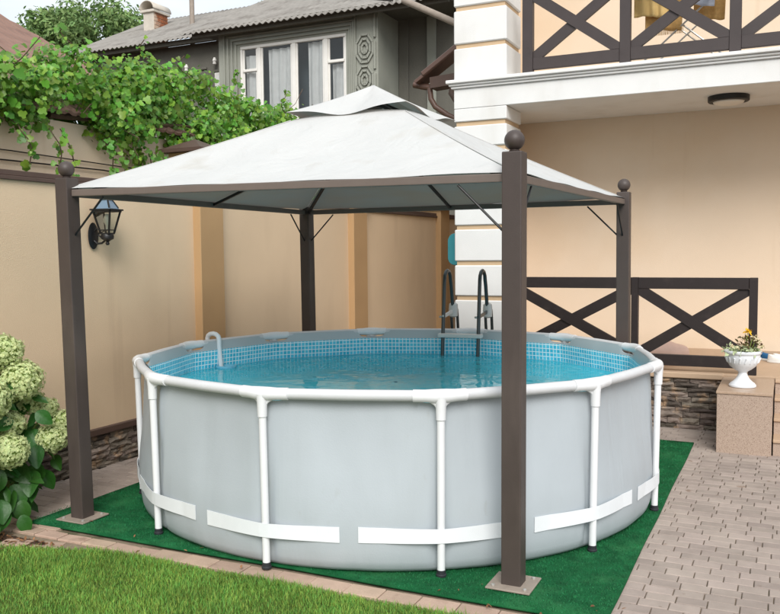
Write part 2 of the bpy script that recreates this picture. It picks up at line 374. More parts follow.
# a lobed leaf, base at the origin, tip along +y, folded along its midrib (triangles)
LV = [(0, 0, 0), (0, .5, -.04), (0, 1, -.16), (.3, -.1, .05), (.55, .22, .06), (.36, .42, .05), (.4, .72, .0), (-.3, -.1, .05), (-.55, .22, .06), (-.36, .42, .05), (-.4, .72, .0)]
LF = [(0, 3, 4), (0, 4, 1), (1, 4, 5), (1, 5, 6), (1, 6, 2), (0, 8, 7), (0, 1, 8), (1, 9, 8), (1, 10, 9), (1, 2, 10)]
# simple oval leaf
OV = [(0, 0, 0), (.22, .35, .05), (0, .4, -.02), (-.22, .35, .05), (.16, .75, .02), (-.16, .75, .02), (0, 1, -.1)]
OF = [(0, 1, 2), (0, 2, 3), (2, 1, 4), (2, 4, 6), (2, 6, 5), (2, 5, 3)]

# pixel of the 780 x 614 photograph -> point, used only to measure where things stand
def to_px(p):
    d = MR.transposed() @ (Vector(p) - CAM)
    if d.z > -.1: return None
    return (390 + 843.69 * d.x / -d.z, 307 - 843.69 * d.y / -d.z, -d.z)

# ================================================================== THE SETTING
tag(MB().poly([(-400, -400, -.05), (400, -400, -.05), (400, 400, -.05), (-400, 400, -.05)]).build('ground', M['soil']), kind='structure')
# lawn, a slightly raised sheet towards the camera
LEDGE = [(-6, -2.9), (-2.6, -2.75), (-1.76, -2.62), (-1.5, -2.545), (-1.1, -2.40), (-.44, -2.37), (2.28, -2.37)]
tag(MB().poly([(x, y, -.008) for x, y in LEDGE] + [(2.28, -9, -.008), (-6, -9, -.008)][0:2]).build('lawn', M['lawn']), kind='structure')
def edge_y(x):
    for (a, b), (c, d) in zip(LEDGE, LEDGE[1:]):
        if a <= x <= c: return b + (d - b) * (x - a) / (c - a)
    return -2.4
N = 150000
gx = rng.uniform(-2.7, 2.27, N); gy = -2.36 - np.abs(rng.uniform(0, 1, N)) ** 1.25 * 2.3
ey = np.array([edge_y(x) for x in gx]) + rng.normal(0, .018, N)
ok = gy < ey; gx, gy = gx[ok], gy[ok]; n = len(gx)
gh = rng.uniform(.018, .046, n) * (1 + .3 * np.sin(gx * 5.1 + gy * 3) * np.sin(gy * 7.3)); ga = rng.uniform(0, 2 * PI, n); gl = rng.uniform(.2, .95, n) * gh
wd = rng.uniform(.0014, .0027, n)
base = np.stack([gx, gy, np.full(n, -.01)], 1)
side = np.stack([np.cos(ga), np.sin(ga), np.zeros(n)], 1) * wd[:, None]
ln = np.stack([-np.sin(ga), np.cos(ga), np.zeros(n)], 1)
mid = base + ln * gl[:, None] * .35; mid[:, 2] += gh * .62
tip = base + ln * gl[:, None]; tip[:, 2] += gh
V = np.stack([base - side, base + side, mid + side * .8, mid - side * .8, tip], 1).reshape(-1, 3)
i0 = np.arange(n)[:, None] * 5
F = np.concatenate([i0 + [0, 1, 2], i0 + [0, 2, 3], i0 + [3, 2, 4]], 0)
tag(link('grass', np_mesh('grass', V, F, M['grassm'])), 'short green lawn grass in front of the brick edging', 'grass', kind='stuff')

# paving: single pavers laid in courses, on sand
pav = empty('paving'); tag(pav, kind='structure')
MB().poly([(-2.72, -2.6, -.012), (6.5, -2.6, -.012), (6.5, 3.6, -.012), (-2.72, 3.6, -.012)]).build('sand_bed', M['sand'], pav)
MB().poly([(2.3, -9, -.0125), (6.5, -9, -.0125), (6.5, -2.6, -.0125), (2.3, -2.6, -.0125)]).build('sand_bed', M['sand'], pav)
MB().poly([(-2.72, 3.6, -.012), (-.55, 3.6, -.012), (-.55, 9.2, -.012), (-2.72, 9.2, -.012)]).build('sand_bed', M['sand'], pav)
pmesh = {}
def paver_mesh(l, w_, m, k):
    key = (l, w_, m, k)
    if key not in pmesh:
        g = .0028; b = MB().box(-l / 2 + g, l / 2 - g, -w_ / 2 + g, w_ / 2 - g, -.028, 0)
        r = random.Random(hash(key) % 999)
        b.v = [(x + r.uniform(-.0012, .0012), y + r.uniform(-.0012, .0012), z) for x, y, z in b.v]
        pmesh[key] = b.mesh('paver', M[m], bevel=.004)
    return pmesh[key]
cand = []
CW = .112
def courses(x0, x1, y0, y1):
    j = 0; y = y0; l = .176
    while y < y1:
        x = x0 - (l / 2 if j % 2 else 0) - random.choice([0, 0, 0, .03, .06]); j += 1
        while x < x1:
            cand.append((x + l / 2, y + CW / 2, l)); x += l
        y += CW
courses(2.30, 6.4, -2.57, 2.40); courses(2.30, 2.70, 2.43, 3.48); courses(3.22, 6.4, 2.05, 2.40) if False else None
courses(-2.72, -1.80, -2.0, 3.48); courses(-1.80, 2.30, 2.60, 3.48); courses(2.30, 4.6, -4.4, -2.57)
vis = []; rest = []
for x, y, l in cand:
    p = to_px((x, y, 0)); t = (x, y, l)
    inside = p and -10 < p[0] < 790 and 0 < p[1] < 624
    hid = -1.98 < x - l / 2 and x + l / 2 < 2.45 and -2.2 < y < 2.70
    if hid: continue
    sx = p[0] if p else 0
    behind = inside and (150 < p[0] < 640 and p[1] > 380 and y > 1)       # behind the pool
    (vis if inside and not behind else rest).append(((p[2] if p else 99), t))
vis.sort(); rest += vis[300:]; vis = vis[:300]
for d, (x, y, l) in vis:
    o = link('paver', paver_mesh(l, CW, 'paver', random.randint(0, 3)), pav, (x, y, random.uniform(-.0015, .0015)))
    o.rotation_euler = (random.uniform(-.006, .006), random.uniform(-.006, .006), random.uniform(-.008, .008))
b = MB()
for d, (x, y, l) in rest:
    z = random.uniform(-.0015, .0015); b.box(x - l / 2 + .004, x + l / 2 - .004, y - CW / 2 + .004, y + CW / 2 - .004, -.028, z)
tag(b.build('paver_field', M['paver'], pav), kind='stuff')
# alley slab behind
# brick edging between lawn and carpet
kb = empty('kerb'); tag(kb, kind='structure')
x = -.62
while x < 2.28:
    l = random.uniform(.23, .26)
    o = link('kerb_brick', paver_mesh(round(l, 2), .15, 'kerb', 0), kb, (x + l / 2, -2.275, .006 + random.uniform(-.002, .003))); o.rotation_euler = (random.uniform(-.01, .01), random.uniform(-.012, .012), random.uniform(-.012, .012)); x += l
for r_ in range(3):
    x = -3.0 + r_ * .09
    while x < -.66:
        l = .235; yy = min(-2.275, edge_y(x + l / 2) + .09) if r_ == 0 else -2.275 + (r_ - 1) * .13
        if r_ == 0 and yy > -2.40: x += l; continue
        if r_ > 1 and x > -1.7: break
        sl_ = math.atan2(edge_y(x + l) - edge_y(x), l) if r_ == 0 else 0
        o = link('kerb_brick', paver_mesh(.23, .12, 'kerb', r_), kb, (x + l / 2, yy, .004 + random.uniform(-.004, .004))); o.rotation_euler = (random.uniform(-.02, .02), random.uniform(-.02, .02), sl_ + random.uniform(-.02, .02)); x += l
# soil bed under the hydrangea with dry litter
tag(MB().poly([(-2.7, -2.60, .002), (-1.70, -2.56, .004), (-1.45, -2.50, .0), (-1.5, -2.43, .002), (-2.7, -2.40, .002)]).build('soil_bed', M['soil']), kind='structure')
n = 260; P_ = rng.uniform(0, 1, (26, 2)); P = np.stack([rng.uniform(-2.6, -1.35, n), rng.uniform(-2.66, -2.42, n), rng.uniform(.004, .016, n)], 1)
P = np.concatenate([P, np.stack([-1.9 + P_[:, 0] * 4.6, -2.34 + P_[:, 1] * .45, np.full(26, .03)], 1)]); n += 26
V, F = scatter(OV, OF, P, rng.normal(0, .35, (n, 3)) + [0, 0, 1], rng.uniform(.02, .045, n), rng.uniform(0, 6.3, n))
tag(link('dry_litter', np_mesh('dry_litter', V, F, mat('dry_leaf', (128, 92, 64), .9, .2, rnd=.5))), 'dry brown leaf litter on the soil by the lawn edge', 'leaf litter', kind='stuff')

# ================================================================== CARPET AND POOL
PC = Vector((.182, 0, 0)); PR = 2.25; PH = 3.7027; RZ = 1.179
carpet = empty('turf_carpet', (0, 0, 0), 'green artificial turf carpet spread under the round pool', 'carpet')
def cfn(u, v):
    x = -1.985 + u * 4.44; y = -2.16 + v * 4.88
    e = min(u, 1 - u, v, 1 - v)
    x += 0.003 * math.sin(v * 17) * (1 if u in (0, 1) else 0); y += .004 * math.sin(u * 14) * (1 if v in (0, 1) else 0)
    wr = .012 * math.sin(x * 3.1 + 1) * math.sin(y * 2.3) + .006 * math.sin(x * 7 - y * 5)
    return (x, y, .014 + (max(0, wr) if e > 0 else 0))
cp = MB().grid(cfn, 44, 48).build('mat', M['carpet'], carpet, smooth=True); solid(cp, .012)
N = 150000; fx = rng.uniform(-1.98, 2.45, N); fy = rng.uniform(-2.155, 2.71, N)
rr = np.hypot(fx - PC.x, fy); ok = (rr > 2.05) & ~((fy > .5) & (fx < 1.2)); fx, fy = fx[ok], fy[ok]; n = len(fx)
wr = .012 * np.sin(fx * 3.1 + 1) * np.sin(fy * 2.3) + .006 * np.sin(fx * 7 - fy * 5)
bz = .013 + np.maximum(0, wr); a = rng.uniform(0, 2 * PI, n); h = rng.uniform(.007, .013, n)
base = np.stack([fx, fy, bz], 1); sd_ = np.stack([np.cos(a), np.sin(a), np.zeros(n)], 1) * .0022
tip = base + np.stack([rng.normal(0, .006, n), rng.normal(0, .006, n), h], 1)
V = np.stack([base - sd_, base + sd_, tip], 1).reshape(-1, 3); F = np.arange(n * 3).reshape(-1, 3)
tag(link('pile', np_mesh('pile', V, F, M['fiber']), carpet), kind='stuff')

pool = empty('frame_pool', PC, 'round above-ground pool with grey wall and white tube frame', 'pool')
SEG = PI / 6
def azk(k): return PH + k * SEG
def poly_r(a):                     # radius of the 12-gon at azimuth a, and position 0..1 between two legs
    t = ((a - PH) / SEG) % 1.0; da = (t - .5) * SEG
    return PR * math.cos(SEG / 2) / math.cos(da), t
PROF = [(.0, -.10), (.012, -.062), (.04, -.032), (.09, -.014), (.16, -.004), (.25, .003), (.36, .004), (.5, -.006), (.65, -.022), (.8, -.034), (.95, -.045), (1.06, -.052), (1.12, -.055)]
def wall_r(a, z):
    pr, t = poly_r(a); circ = PR - .034
    for (z0, d0), (z1, d1) in zip(PROF, PROF[1:]):
        if z0 <= z <= z1: off = d0 + (d1 - d0) * (z - z0) / (z1 - z0); break
    else: off = PROF[-1][1]
    k = min(1, max(0, (z - .25) / .75)); k = k * k * (3 - 2 * k)
    r = circ * (1 - k) + (pr + .0) * k + off
    r += .006 * math.sin(a * 31) * math.sin(z * 4 + a * 9) * (1 - abs(2 * t - 1)) * .6
    r -= .042 * math.exp(-((min(t, 1 - t)) / .045) ** 2) * (1 - k) * min(1, z / .1)
    # vertical pull lines at the legs
    r -= .012 * math.exp(-((min(t, 1 - t)) / .06) ** 2) * min(1, z)
    return r
def top_z(a):
    _, t = poly_r(a); d = min(t, 1 - t) * 2 * PR * math.sin(SEG / 2)
    return (RZ + .004) if d > .155 else (RZ - .068 + .03 * (d / .155) ** 6)
na = 576
rows = [z for z, _ in PROF] + ['top']
b = MB()
for i in range(na):
    a = PH + 2 * PI * i / na + 1e-4
    for z in rows:
        if z == 'top': zz = top_z(a); r = poly_r(a)[0] - (.046 if zz < RZ - .02 else .032)
        else: zz = z; r = wall_r(a, z); zz = min(zz, top_z(a) - .004)
        b.v.append((r * math.cos(a), r * math.sin(a), zz + .016))
m_ = len(rows)
for i in range(na):
    j = (i + 1) % na
    for k in range(m_ - 1): b.f.append((i * m_ + k, j * m_ + k, j * m_ + k + 1, i * m_ + k + 1))
b.build('outer_wall', M['liner_out'], pool, smooth=True)
# inner liner with printed tile band, and floor
b = MB(); irow = [.02, .1, .3, .5, .7, .85, .95, 1.03, 1.085, 'top']
for i in range(na):
    a = PH + 2 * PI * i / na + 1e-4
    for z in irow:
        if z == 'top': zz = top_z(a); r = poly_r(a)[0] - (.052 if zz < RZ - .02 else .038)
        else: zz = min(z, top_z(a) - .004); r = wall_r(a, max(z, .2)) - .014 - (.22 if z < .05 else .10 if z < .2 else 0)
        b.v.append((r * math.cos(a), r * math.sin(a), zz + .016))
m_ = len(irow)
for i in range(na):
    j = (i + 1) % na
    for k in range(m_ - 1): b.f.append((j * m_ + k, i * m_ + k, i * m_ + k + 1, j * m_ + k + 1))
b.f.append(tuple(i * m_ for i in range(na)))
b.build('inner_liner', M['liner_in'], pool, smooth=True)
# frame: twelve rim tubes, twelve T joints, twelve legs with feet, twelve straps
def V2(k, r=PR, z=0.): a = azk(k); return Vector((r * math.cos(a), r * math.sin(a), z))
for k in range(12):
    p, q = V2(k, PR - .01, RZ), V2(k + 1, PR - .01, RZ); d = (q - p).normalized()
    mid_ = (p + q) / 2; out = Vector((mid_.x, mid_.y, 0)).normalized()
    MB().tube([p + d * .15, p + d * .4 + out * .010, mid_ + out * .016, q - d * .4 + out * .010, q - d * .15], .036, 14).build('rim_tube', M['rim'], pool, smooth=True)
    c = V2(k, PR - .005, RZ); dn = (V2(k + 1) - V2(k)).normalized(); dp = (V2(k - 1) - V2(k)).normalized()
    j = MB().tube([c + dp * .175, c + dp * .10, c + dp * .04, c + dn * .04, c + dn * .10, c + dn * .175], [.0405, .0405, .045, .045, .0405, .0405], 16)
    rad = V2(k, 1, 0)
    j.tube([c + Vector((0, 0, -.0)), c + Vector((0, 0, -.06)), c + Vector((0, 0, -.15))], [.04, .034, .0315], 14)
    for dd in (dn, dp):
        j.tube([c + dd * .075 + Vector((0, 0, -.03)), c + dd * .035 + Vector((0, 0, -.05)), c + Vector((0, 0, -.10))], [.008, .012, .012], 8)
    j.build('rim_joint', M['tube'], pool, smooth=True)
    lg = MB().tube([V2(k, PR - .006, RZ - .10), V2(k, PR - .008, .95), V2(k, PR - .014, .6), V2(k, PR - .024, .05)], .0255, 14).build('leg', M['tube'], pool, smooth=True)
    ft = V2(k, PR - .024, 0)
    MB().lathe([(.033, .016), (.034, .028), (.029, .033), (.029, .056), (.025, .058)], 16, ft).build('foot', M['foot'], lg, smooth=True)
    # strap: passes round the outside of the leg, lies on the wall either side
    s = MB(); half = SEG * (.455 if k % 2 else .44); ns = 60
    for i in range(ns + 1):
        u = -1 + 2 * i / ns; a = azk(k) + u * half
        hh = .046 + .006 * abs(u); zc = .268 + .005 * math.sin(k * 2.1) + .004 * u * math.sin(k * 3.3)
        for e in (-1, 1):
            z = zc + e * hh; r = wall_r(a, z) + .007
            dist = abs(u) * half * PR
            r = max(r, PR - .020 + .029 - max(0, dist - .03) * .10)
            s.v.append((r * math.cos(a), r * math.sin(a), z + .016))
    for i in range(ns): s.f.append((i * 2, (i + 1) * 2, (i + 1) * 2 + 1, i * 2 + 1))
    solid(s.build('strap', M['strap'], pool), .003)
# water
WZ = .93
b = MB(); b.grid(lambda u, v: ((.02 + u * (wall_r(PH + v * 2 * PI, WZ) - .034)) * math.cos(PH + v * 2 * PI), (.02 + u * (wall_r(PH + v * 2 * PI, WZ) - .034)) * math.sin(PH + v * 2 * PI), WZ), 24, 120)
wo = recalc(b.build('water', M['water'], None, PC, smooth=True)); tag(wo, kind='structure')
if wo.data.polygons[0].normal.z < 0:
    wo.data.flip_normals()

# ladder at the back of the pool
la = math.radians(96); LC = Vector((PC.x + PR * math.cos(la), PC.y + PR * math.sin(la), 0))
LC = Vector((.03, 2.215, 0)); tg = Vector((1, .07, 0)).normalized(); rd = Vector((-.07, 1, 0)).normalized()
lad = empty('pool_ladder', LC, 'dark tube pool ladder with white steps over the far rim', 'ladder')
def LP(t, r, z): return tg * t + rd * r + Vector((0, 0, z))
for sgn in (-1, 1):
    pts = [LP(sgn * .205, -.30, .03), LP(sgn * .205, -.23, .9), LP(sgn * .205, -.17, 1.45), LP(sgn * .205, -.14, 1.72)]
    for i in range(7):
        t = PI * i / 6; pts.append(LP(sgn * .205, -.02 - .115 * math.cos(t), 1.76 + .115 * math.sin(t)))
    pts += [LP(sgn * .205, .12, 1.7), LP(sgn * .205, .20, 1.36)]
    MB().tube(pts, .021, 12).build('hand_rail', M['ladder'], lad, smooth=True)
    for dx in (-.03, .035):
        MB().tube([LP(sgn * .205 + dx, .205 + (dx > 0) * .03, 1.42), LP(sgn * .205 + dx, .46, .0)], .017, 10).build('outer_leg', M['ladder'], lad, smooth=True)
    MB().lathe([(.02, -.085), (.05, -.07), (.056, 0), (.05, .07), (.025, .09)], 14, LP(sgn * .205, .205, 1.41)).build('clamp', M['lclamp'], lad, smooth=True)
    MB().bar(LP(sgn * .205, -.20, 1.36), LP(sgn * .205, .18, 1.40), .02, .04).build('bracket', M['lclamp'] if sgn < 0 else M['ladder'], lad, bevel=.003)
    MB().lathe([(.012, -.012), (.02, 0), (.012, .012)], 10, LP(sgn * .205 - .03, -.19, 1.36)).build('bolt', M['steel'], lad)
for z, w_ in ((1.155, .05), (.62, .045), (.3, .045)):
    r = -.245 + (z - .9) * .11
    MB().box(-.25, .25, -.05, .06, -.022, .022).build('step', M['lclamp'], lad, LP(0, r, z), bevel=.008).rotation_euler = (0, 0, math.atan2(tg.y, tg.x))
for z in (.3, .62, .92):
    r = .205 + (1.42 - z) * .18
    MB().box(-.19, .19, -.05, .05, -.02, .02).build('outer_step', M['lclamp'], lad, LP(0, r, z), bevel=.008).rotation_euler = (0, 0, math.atan2(tg.y, tg.x))

# skimmer hooked over the left back rim
sk = empty('pool_skimmer', (PC.x - 2.05 * math.cos(math.radians(6.5)), 2.05 * math.sin(math.radians(6.5)), WZ), 'white hook-on surface skimmer on the left rim of the pool', 'skimmer')
hd = Vector((-.994, .113, 0)).normalized()
SP = lambda r, z: hd * r + Vector((0, 0, z - WZ))
arm = [SP(.23, 1.06), SP(.23, 1.20)]
for i in range(7):
    t = PI * i / 6; arm.append(SP(.15 + .08 * math.cos(t), 1.22 + .05 * math.sin(t)))
arm += [SP(.07, 1.15), SP(.05, .93)]
MB().tube(arm, .024, 10).build('hook_arm', M['skim'], sk, smooth=True)
MB().lathe([(.05, -.16), (.085, -.14), (.09, -.02), (.105, .004), (.105, .014), (.085, .016), (.08, -.03), (.02, -.05)], 24).build('float_bowl', M['skimblue'], sk, loc=SP(-.02, WZ + .005), smooth=True)

# ================================================================== GAZEBO
gz = empty('gazebo', (0, 0, 0), 'brown-grey metal gazebo with two-tier white cloth canopy over the pool', 'gazebo')
TOP = 2.68; BZ = 2.565
PT = {'A': (Vector((-1.66, -1.92, 0)), Vector((-1.735, -1.90, TOP))), 'B': (Vector((1.829, -1.833, 0)), Vector((1.835, -1.835, TOP))),
      'C': (Vector((-1.80, 1.84, 0)), Vector((-1.82, 1.84, TOP - .02))), 'D': (Vector((1.86, 1.80, 0)), Vector((1.85, 1.80, TOP - .02)))}
for k, (p, q) in PT.items():
    w_ = .062; pb = MB()
    for c in (p + Vector((0, 0, .02)), q):
        for i, j in ((-1, -1), (1, -1), (1, 1), (-1, 1)): pb.v.append(tuple(c + Vector((i * w_, j * w_, 0))))
    pb.f = [(0, 3, 2, 1), (4, 5, 6, 7), (0, 1, 5, 4), (1, 2, 6, 5), (2, 3, 7, 6), (3, 0, 4, 7)]
    po = pb.build('post', M['post'], gz, bevel=.008, seg=2)
    MB().lathe([(.03, .0), (.034, .008), (.026, .014)] + [(.062 * math.sin(t), .07 - .062 * math.cos(t)) for t in np.linspace(.45, PI - .02, 14)], 24, q).build('ball_finial', M['post'], po, smooth=True)
    bp = MB().box(-.14, .14, -.14, .14, 0, .012); bo = bp.build('base_plate', M['plate'], po, p + Vector((0, 0, .020)), bevel=.003)
    for i, j in ((-1, -1), (1, -1), (1, 1), (-1, 1)):
        MB().lathe([(.013, 0), (.013, .008), (.006, .012)], 8).build('bolt', M['steel'], po, p + Vector((i * .1, j * .1, .032)))
def at_top(k, z):
    p, q = PT[k]
    if k == 'B': z -= .038                       # this corner of the frame hangs a little lower
    return p + (q - p) * (z / q.z)
for a, b_ in ('AB', 'BD', 'DC', 'CA'):
    p, q = at_top(a, BZ), at_top(b_, BZ); d = (q - p).normalized()
    MB().bar(p + d * .064, q - d * .064, .045, .052).build('beam', M['beam'], gz, bevel=.006, seg=2)
    for s0, dd in ((p, d), (q, -d)):
        MB().tube([s0 + dd * .06 + Vector((0, 0, -.33)), s0 + dd * .36 + Vector((0, 0, -.035))], .008, 8).build('brace', M['black'], gz, smooth=True)
APEX = Vector((0, -.02, 3.56)); TA, TZ = .50, 3.235
corner = {'A': (-1, -1), 'B': (1, -1), 'C': (-1, 1), 'D': (1, 1)}
for k, (i, j) in corner.items():
    p = at_top(k, BZ - .005); e = Vector((i * .05, j * .05, 3.40))
    MB().bar(p + Vector((-i * .07, -j * .07, .0)), e, .028, .028).build('rafter', M['black'], gz)
for a, b_ in ('AB', 'BD', 'DC', 'CA'):
    p = (at_top(a, BZ) + at_top(b_, BZ)) / 2; e = Vector((p.x * .27, p.y * .27, 3.03)); p.z += .0
    MB().bar(p - (p - Vector((0, 0, p.z))).normalized() * .03, e, .024, .024).build('rafter', M['black'], gz)
MB().lathe([(.07, 3.36), (.07, 3.42), (.02, 3.50)], 12).build('hub', M['black'], gz)
cb_ = MB()
EZ = BZ + .035
def edgeP(a, b_, u):
    p, q = at_top(a, EZ), at_top(b_, EZ); c = Vector((0, 0, 0))
    r = p + (q - p) * u; o = Vector((r.x, r.y, 0))
    nrm = Vector(((q - p).y, -(q - p).x, 0)).normalized()
    return r + nrm * .022 * (1 if 0 < u < 1 else .6) + Vector((0, 0, -.010 * math.sin(PI * u) + .004 * math.sin(u * 23)))
for a, b_ in ('AB', 'BD', 'DC', 'CA'):
    ia, ja = corner[a]; ib, jb = corner[b_]
    def fn(u, v, a=a, b_=b_, ia=ia, ja=ja, ib=ib, jb=jb):
        lo = edgeP(a, b_, u); hi = Vector((TA * (ia + (ib - ia) * u), TA * (ja + (jb - ja) * u), TZ))
        r = lo + (hi - lo) * v
        inn = math.sin(PI * u)
        r.z -= .055 * math.sin(PI * v) * inn + .012 * math.sin(PI * v)
        r.z += .010 * math.sin(PI * v) * math.sin(u * 15 + ia * 3 + ja) * inn + .03 * v * v * math.sin(PI * u)
        return r
    cb_.grid(fn, 28, 18)
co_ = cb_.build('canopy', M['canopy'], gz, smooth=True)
vb = MB(); VA, VZ = .56, 3.285
for a, b_ in ('AB', 'BD', 'DC', 'CA'):
    ia, ja = corner[a]; ib, jb = corner[b_]
    def fn(u, v, ia=ia, ja=ja, ib=ib, jb=jb):
        lo = Vector((VA * (ia + (ib - ia) * u), VA * (ja + (jb - ja) * u) - .02, VZ - .045 * math.sin(PI * u) ** 1.5 + .018 * math.sin(u * 9.4) * math.sin(PI * u)))
        r = lo + (APEX - lo) * v; r.z -= .03 * math.sin(PI * v) * (.5 + .5 * math.sin(PI * u)); return r
    vb.grid(fn, 20, 10)
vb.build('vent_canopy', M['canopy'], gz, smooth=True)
vc_ = gz.children[-1]
for k, (i, j) in corner.items():
    p = at_top(k, EZ); q = Vector((i * TA, j * TA, TZ))
    MB().tube([p.lerp(q, t_) + Vector((0, 0, .004 - .012 * math.sin(PI * t_))) for t_ in np.linspace(.01, .97, 12)], .0045, 6).build('seam', M['canopy'], co_, smooth=True)
for o in (co_, vc_):
    bm = bmesh.new(); bm.from_mesh(o.data); bmesh.ops.remove_doubles(bm, verts=bm.verts, dist=.003)
    for f in bm.faces:
        if f.normal.z < 0: f.normal_flip()
    bm.to_mesh(o.data); bm.free()

# ================================================================== GARDEN WALL (left)
WX = -2.74
gw = empty('garden_wall', (WX, 0, 0), 'long tan plastered boundary wall with brown coping behind the pool', 'wall')
def G(name, m, x0, x1, y0, y1, z0, z1, bevel=.004, par=None):
    return MB().box(x0 - WX, x1 - WX, y0, y1, z0, z1).build(name, M[m], par or gw, bevel=bevel)
pil = [(.90, 1.33), (4.60, 5.05), (8.15, 8.6)]
ys = [-7.0] + [v for p in pil for v in p] + [9.6]
for i in range(0, len(ys), 2):
    y0, y1 = ys[i], ys[i + 1]
    if y1 - y0 < .05: continue
    G('wall_panel', 'wall', WX - .22, WX, y0, y1, .40, 2.74, 0)
    G('plinth', 'mortar', WX - .22, WX - .012, y0, y1, -.05, .335, 0)
    G('plinth_ledge', 'coping', WX - .22, WX + .045, y0, y1, .335, .40, .006)
    G('coping', 'coping', WX - .27, WX + .03, y0, y1, 2.74, 2.775)
    G('coping', 'coping', WX - .25, WX + .012, y0, y1, 2.777, 2.825)
for k, (y0, y1) in enumerate(pil):
    p = G('pillar', 'pillar', WX - .33, WX + .10, y0, y1, -.05, 3.235 if k == 0 else 2.9, .006)
    zt = 3.235 if k == 0 else 2.9
    c = MB(); a = .29; cx, cy = -.115, (y0 + y1) / 2
    c.box(cx - a, cx + a, cy - a, cy + a, zt, zt + .04)
    bse = len(c.v); a -= .01
    c.v += [(cx - a, cy - a, zt + .041), (cx + a, cy - a, zt + .041), (cx + a, cy + a, zt + .041), (cx - a, cy + a, zt + .041), (cx, cy, zt + .17)]
    c.f += [(bse, bse + 1, bse + 4), (bse + 1, bse + 2, bse + 4), (bse + 2, bse + 3, bse + 4), (bse + 3, bse, bse + 4)]
    c.build('cap', M['coping'], p)
# ledge stones, each a rough split strip
smesh = []
def rough_stone(seed):
    r = random.Random(seed); b = MB(); nx = 4
    for i in range(nx + 1):
        u = i / nx - .5
        for j in range(3):
            v = j / 2 - .5; d = (.55 + r.uniform(0, .45)) if 0 < i < nx and j == 1 else (.25 + r.uniform(0, .4))
            b.v.append((u + (r.uniform(-.07, .07) if 0 < i < nx else 0), -d, v + r.uniform(-.13, .13) * (1 if j != 1 else .5)))
    for i in range(nx):
        for j in range(2): a = i * 3 + j; b.f.append((a, a + 3, a + 4, a + 1))
    nb = len(b.v)
    for i in (0, nx):
        for j in (0, 2): b.v.append((i / nx - .5, .2, j / 2 - .5))
    lt = [i * 3 for i in range(nx + 1)]; tp = [i * 3 + 2 for i in range(nx + 1)]
    b.f.append((nb, nb + 2) + tuple(reversed(lt))); b.f.append((nb + 3, nb + 1) + tuple(tp))
    b.f.append((nb + 1, nb) + (0, 1, 2)); b.f.append((nb + 2, nb + 3) + (nx * 3 + 2, nx * 3 + 1, nx * 3))
    me = b.mesh('stone', M['stone'], bevel=0); return me
smesh = [rough_stone(i) for i in range(9)]
def stones(parent, org, ax, face, length, z0, z1, hmin=.042, hmax=.066):
    """courses of split stone: ax unit vector along, face unit vector outwards (front = -y of the stone)"""
    rz = math.atan2(ax[1], ax[0]); z = z0
    while z < z1 - .02:
        h = min(random.uniform(hmin, hmax), z1 - z); 
        if z1 - z - h < .025: h = z1 - z
        t = -random.uniform(0, .1)
        while t < length:
            l = random.uniform(.13, .34); l2 = min(l, length - t)
            if t < 0: l2 += t; t = 0
            if l2 > .04:
                o = link('stone', random.choice(smesh), parent, (org[0] + ax[0] * (t + l2 / 2), org[1] + ax[1] * (t + l2 / 2), z + h / 2))
                o.rotation_euler = (random.uniform(-.04, .04), random.uniform(-.015, .015), rz); o.scale = (l2 - .005, random.uniform(.025, .06), h * .92)
            t += l2 if l2 > .04 else .05
        z += h
stones(gw, (-.012, -2.3), (0, 1, 0), (1, 0, 0), 3.1, .0, .335)

# wall lantern
ln_ = empty('wall_lantern', (WX, -.64, 2.27), 'black iron lantern with glass panes on a bracket of the tan wall', 'lantern')
bk = MB().lathe([(.02, 0), (.06, .012), (.068, .02), (.05, .03), (.02, .035)], 20).build('back_plate', M['black'], ln_, smooth=True); bk.rotation_euler = (0, PI / 2, 0); bk.scale = (1.9, 1, 1)
lc = Vector((.17, .03, .0))
MB().tube([(.02, 0, -.04), (.06, .01, -.075), (.11, .02, -.07), (.16, .03, -.03)], .010, 8).tube([(.02, 0, .03), (.06, .01, .07), (.09, .02, .05), (.07, .015, .01), (.11, .02, -.02), (.16, .03, -.01)], .009, 8).build('scroll_arm', M['black'], ln_, smooth=True)
MB().lathe([(.012, -.09), (.02, -.075), (.012, -.06), (.03, -.045), (.058, -.03), (.062, .0), (.05, .02)], 16, lc).build('cup', M['black'], ln_, smooth=True)
cage = MB(); ang = [PI / 4 + i * PI / 2 + .2 for i in range(4)]
lo = [lc + Vector((.062 * math.cos(t), .062 * math.sin(t), .02)) for t in ang]; hi = [lc + Vector((.128 * math.cos(t), .128 * math.sin(t), .235)) for t in ang]
for i in range(4):
    cage.bar(lo[i], hi[i], .014, .014, (0, 1, .1)); cage.bar(lo[i], lo[(i + 1) % 4], .014, .014); cage.bar(hi[i] * 1.0, hi[(i + 1) % 4], .03, .018)
    l2, h2 = lo[i].lerp(hi[i], .16), lo[(i + 1) % 4].lerp(hi[(i + 1) % 4], .16); cage.bar(l2, h2, .008, .008)
cage.build('cage', M['black'], ln_)
for i in range(4):
    MB().poly([lo[i], lo[(i + 1) % 4], hi[(i + 1) % 4], hi[i]]).build('pane', M['lglass'], ln_)
r1 = [lc + Vector((.15 * math.cos(t), .15 * math.sin(t), .246)) for t in ang]; r2 = [lc + Vector((.11 * math.cos(t), .11 * math.sin(t), .262)) for t in ang]; r3 = [lc + Vector((.05 * math.cos(t), .05 * math.sin(t), .345)) for t in ang]
rf = MB(); rf.v = [tuple(v) for v in r1 + r2 + r3]; rf.f = [(3, 2, 1, 0), (8, 9, 10, 11)] + [(i, (i + 1) % 4, 4 + (i + 1) % 4, 4 + i) for i in range(4)] + [(4 + i, 4 + (i + 1) % 4, 8 + (i + 1) % 4, 8 + i) for i in range(4)]
rf.build('hood', M['lroof'], ln_)
fr_ = MB()
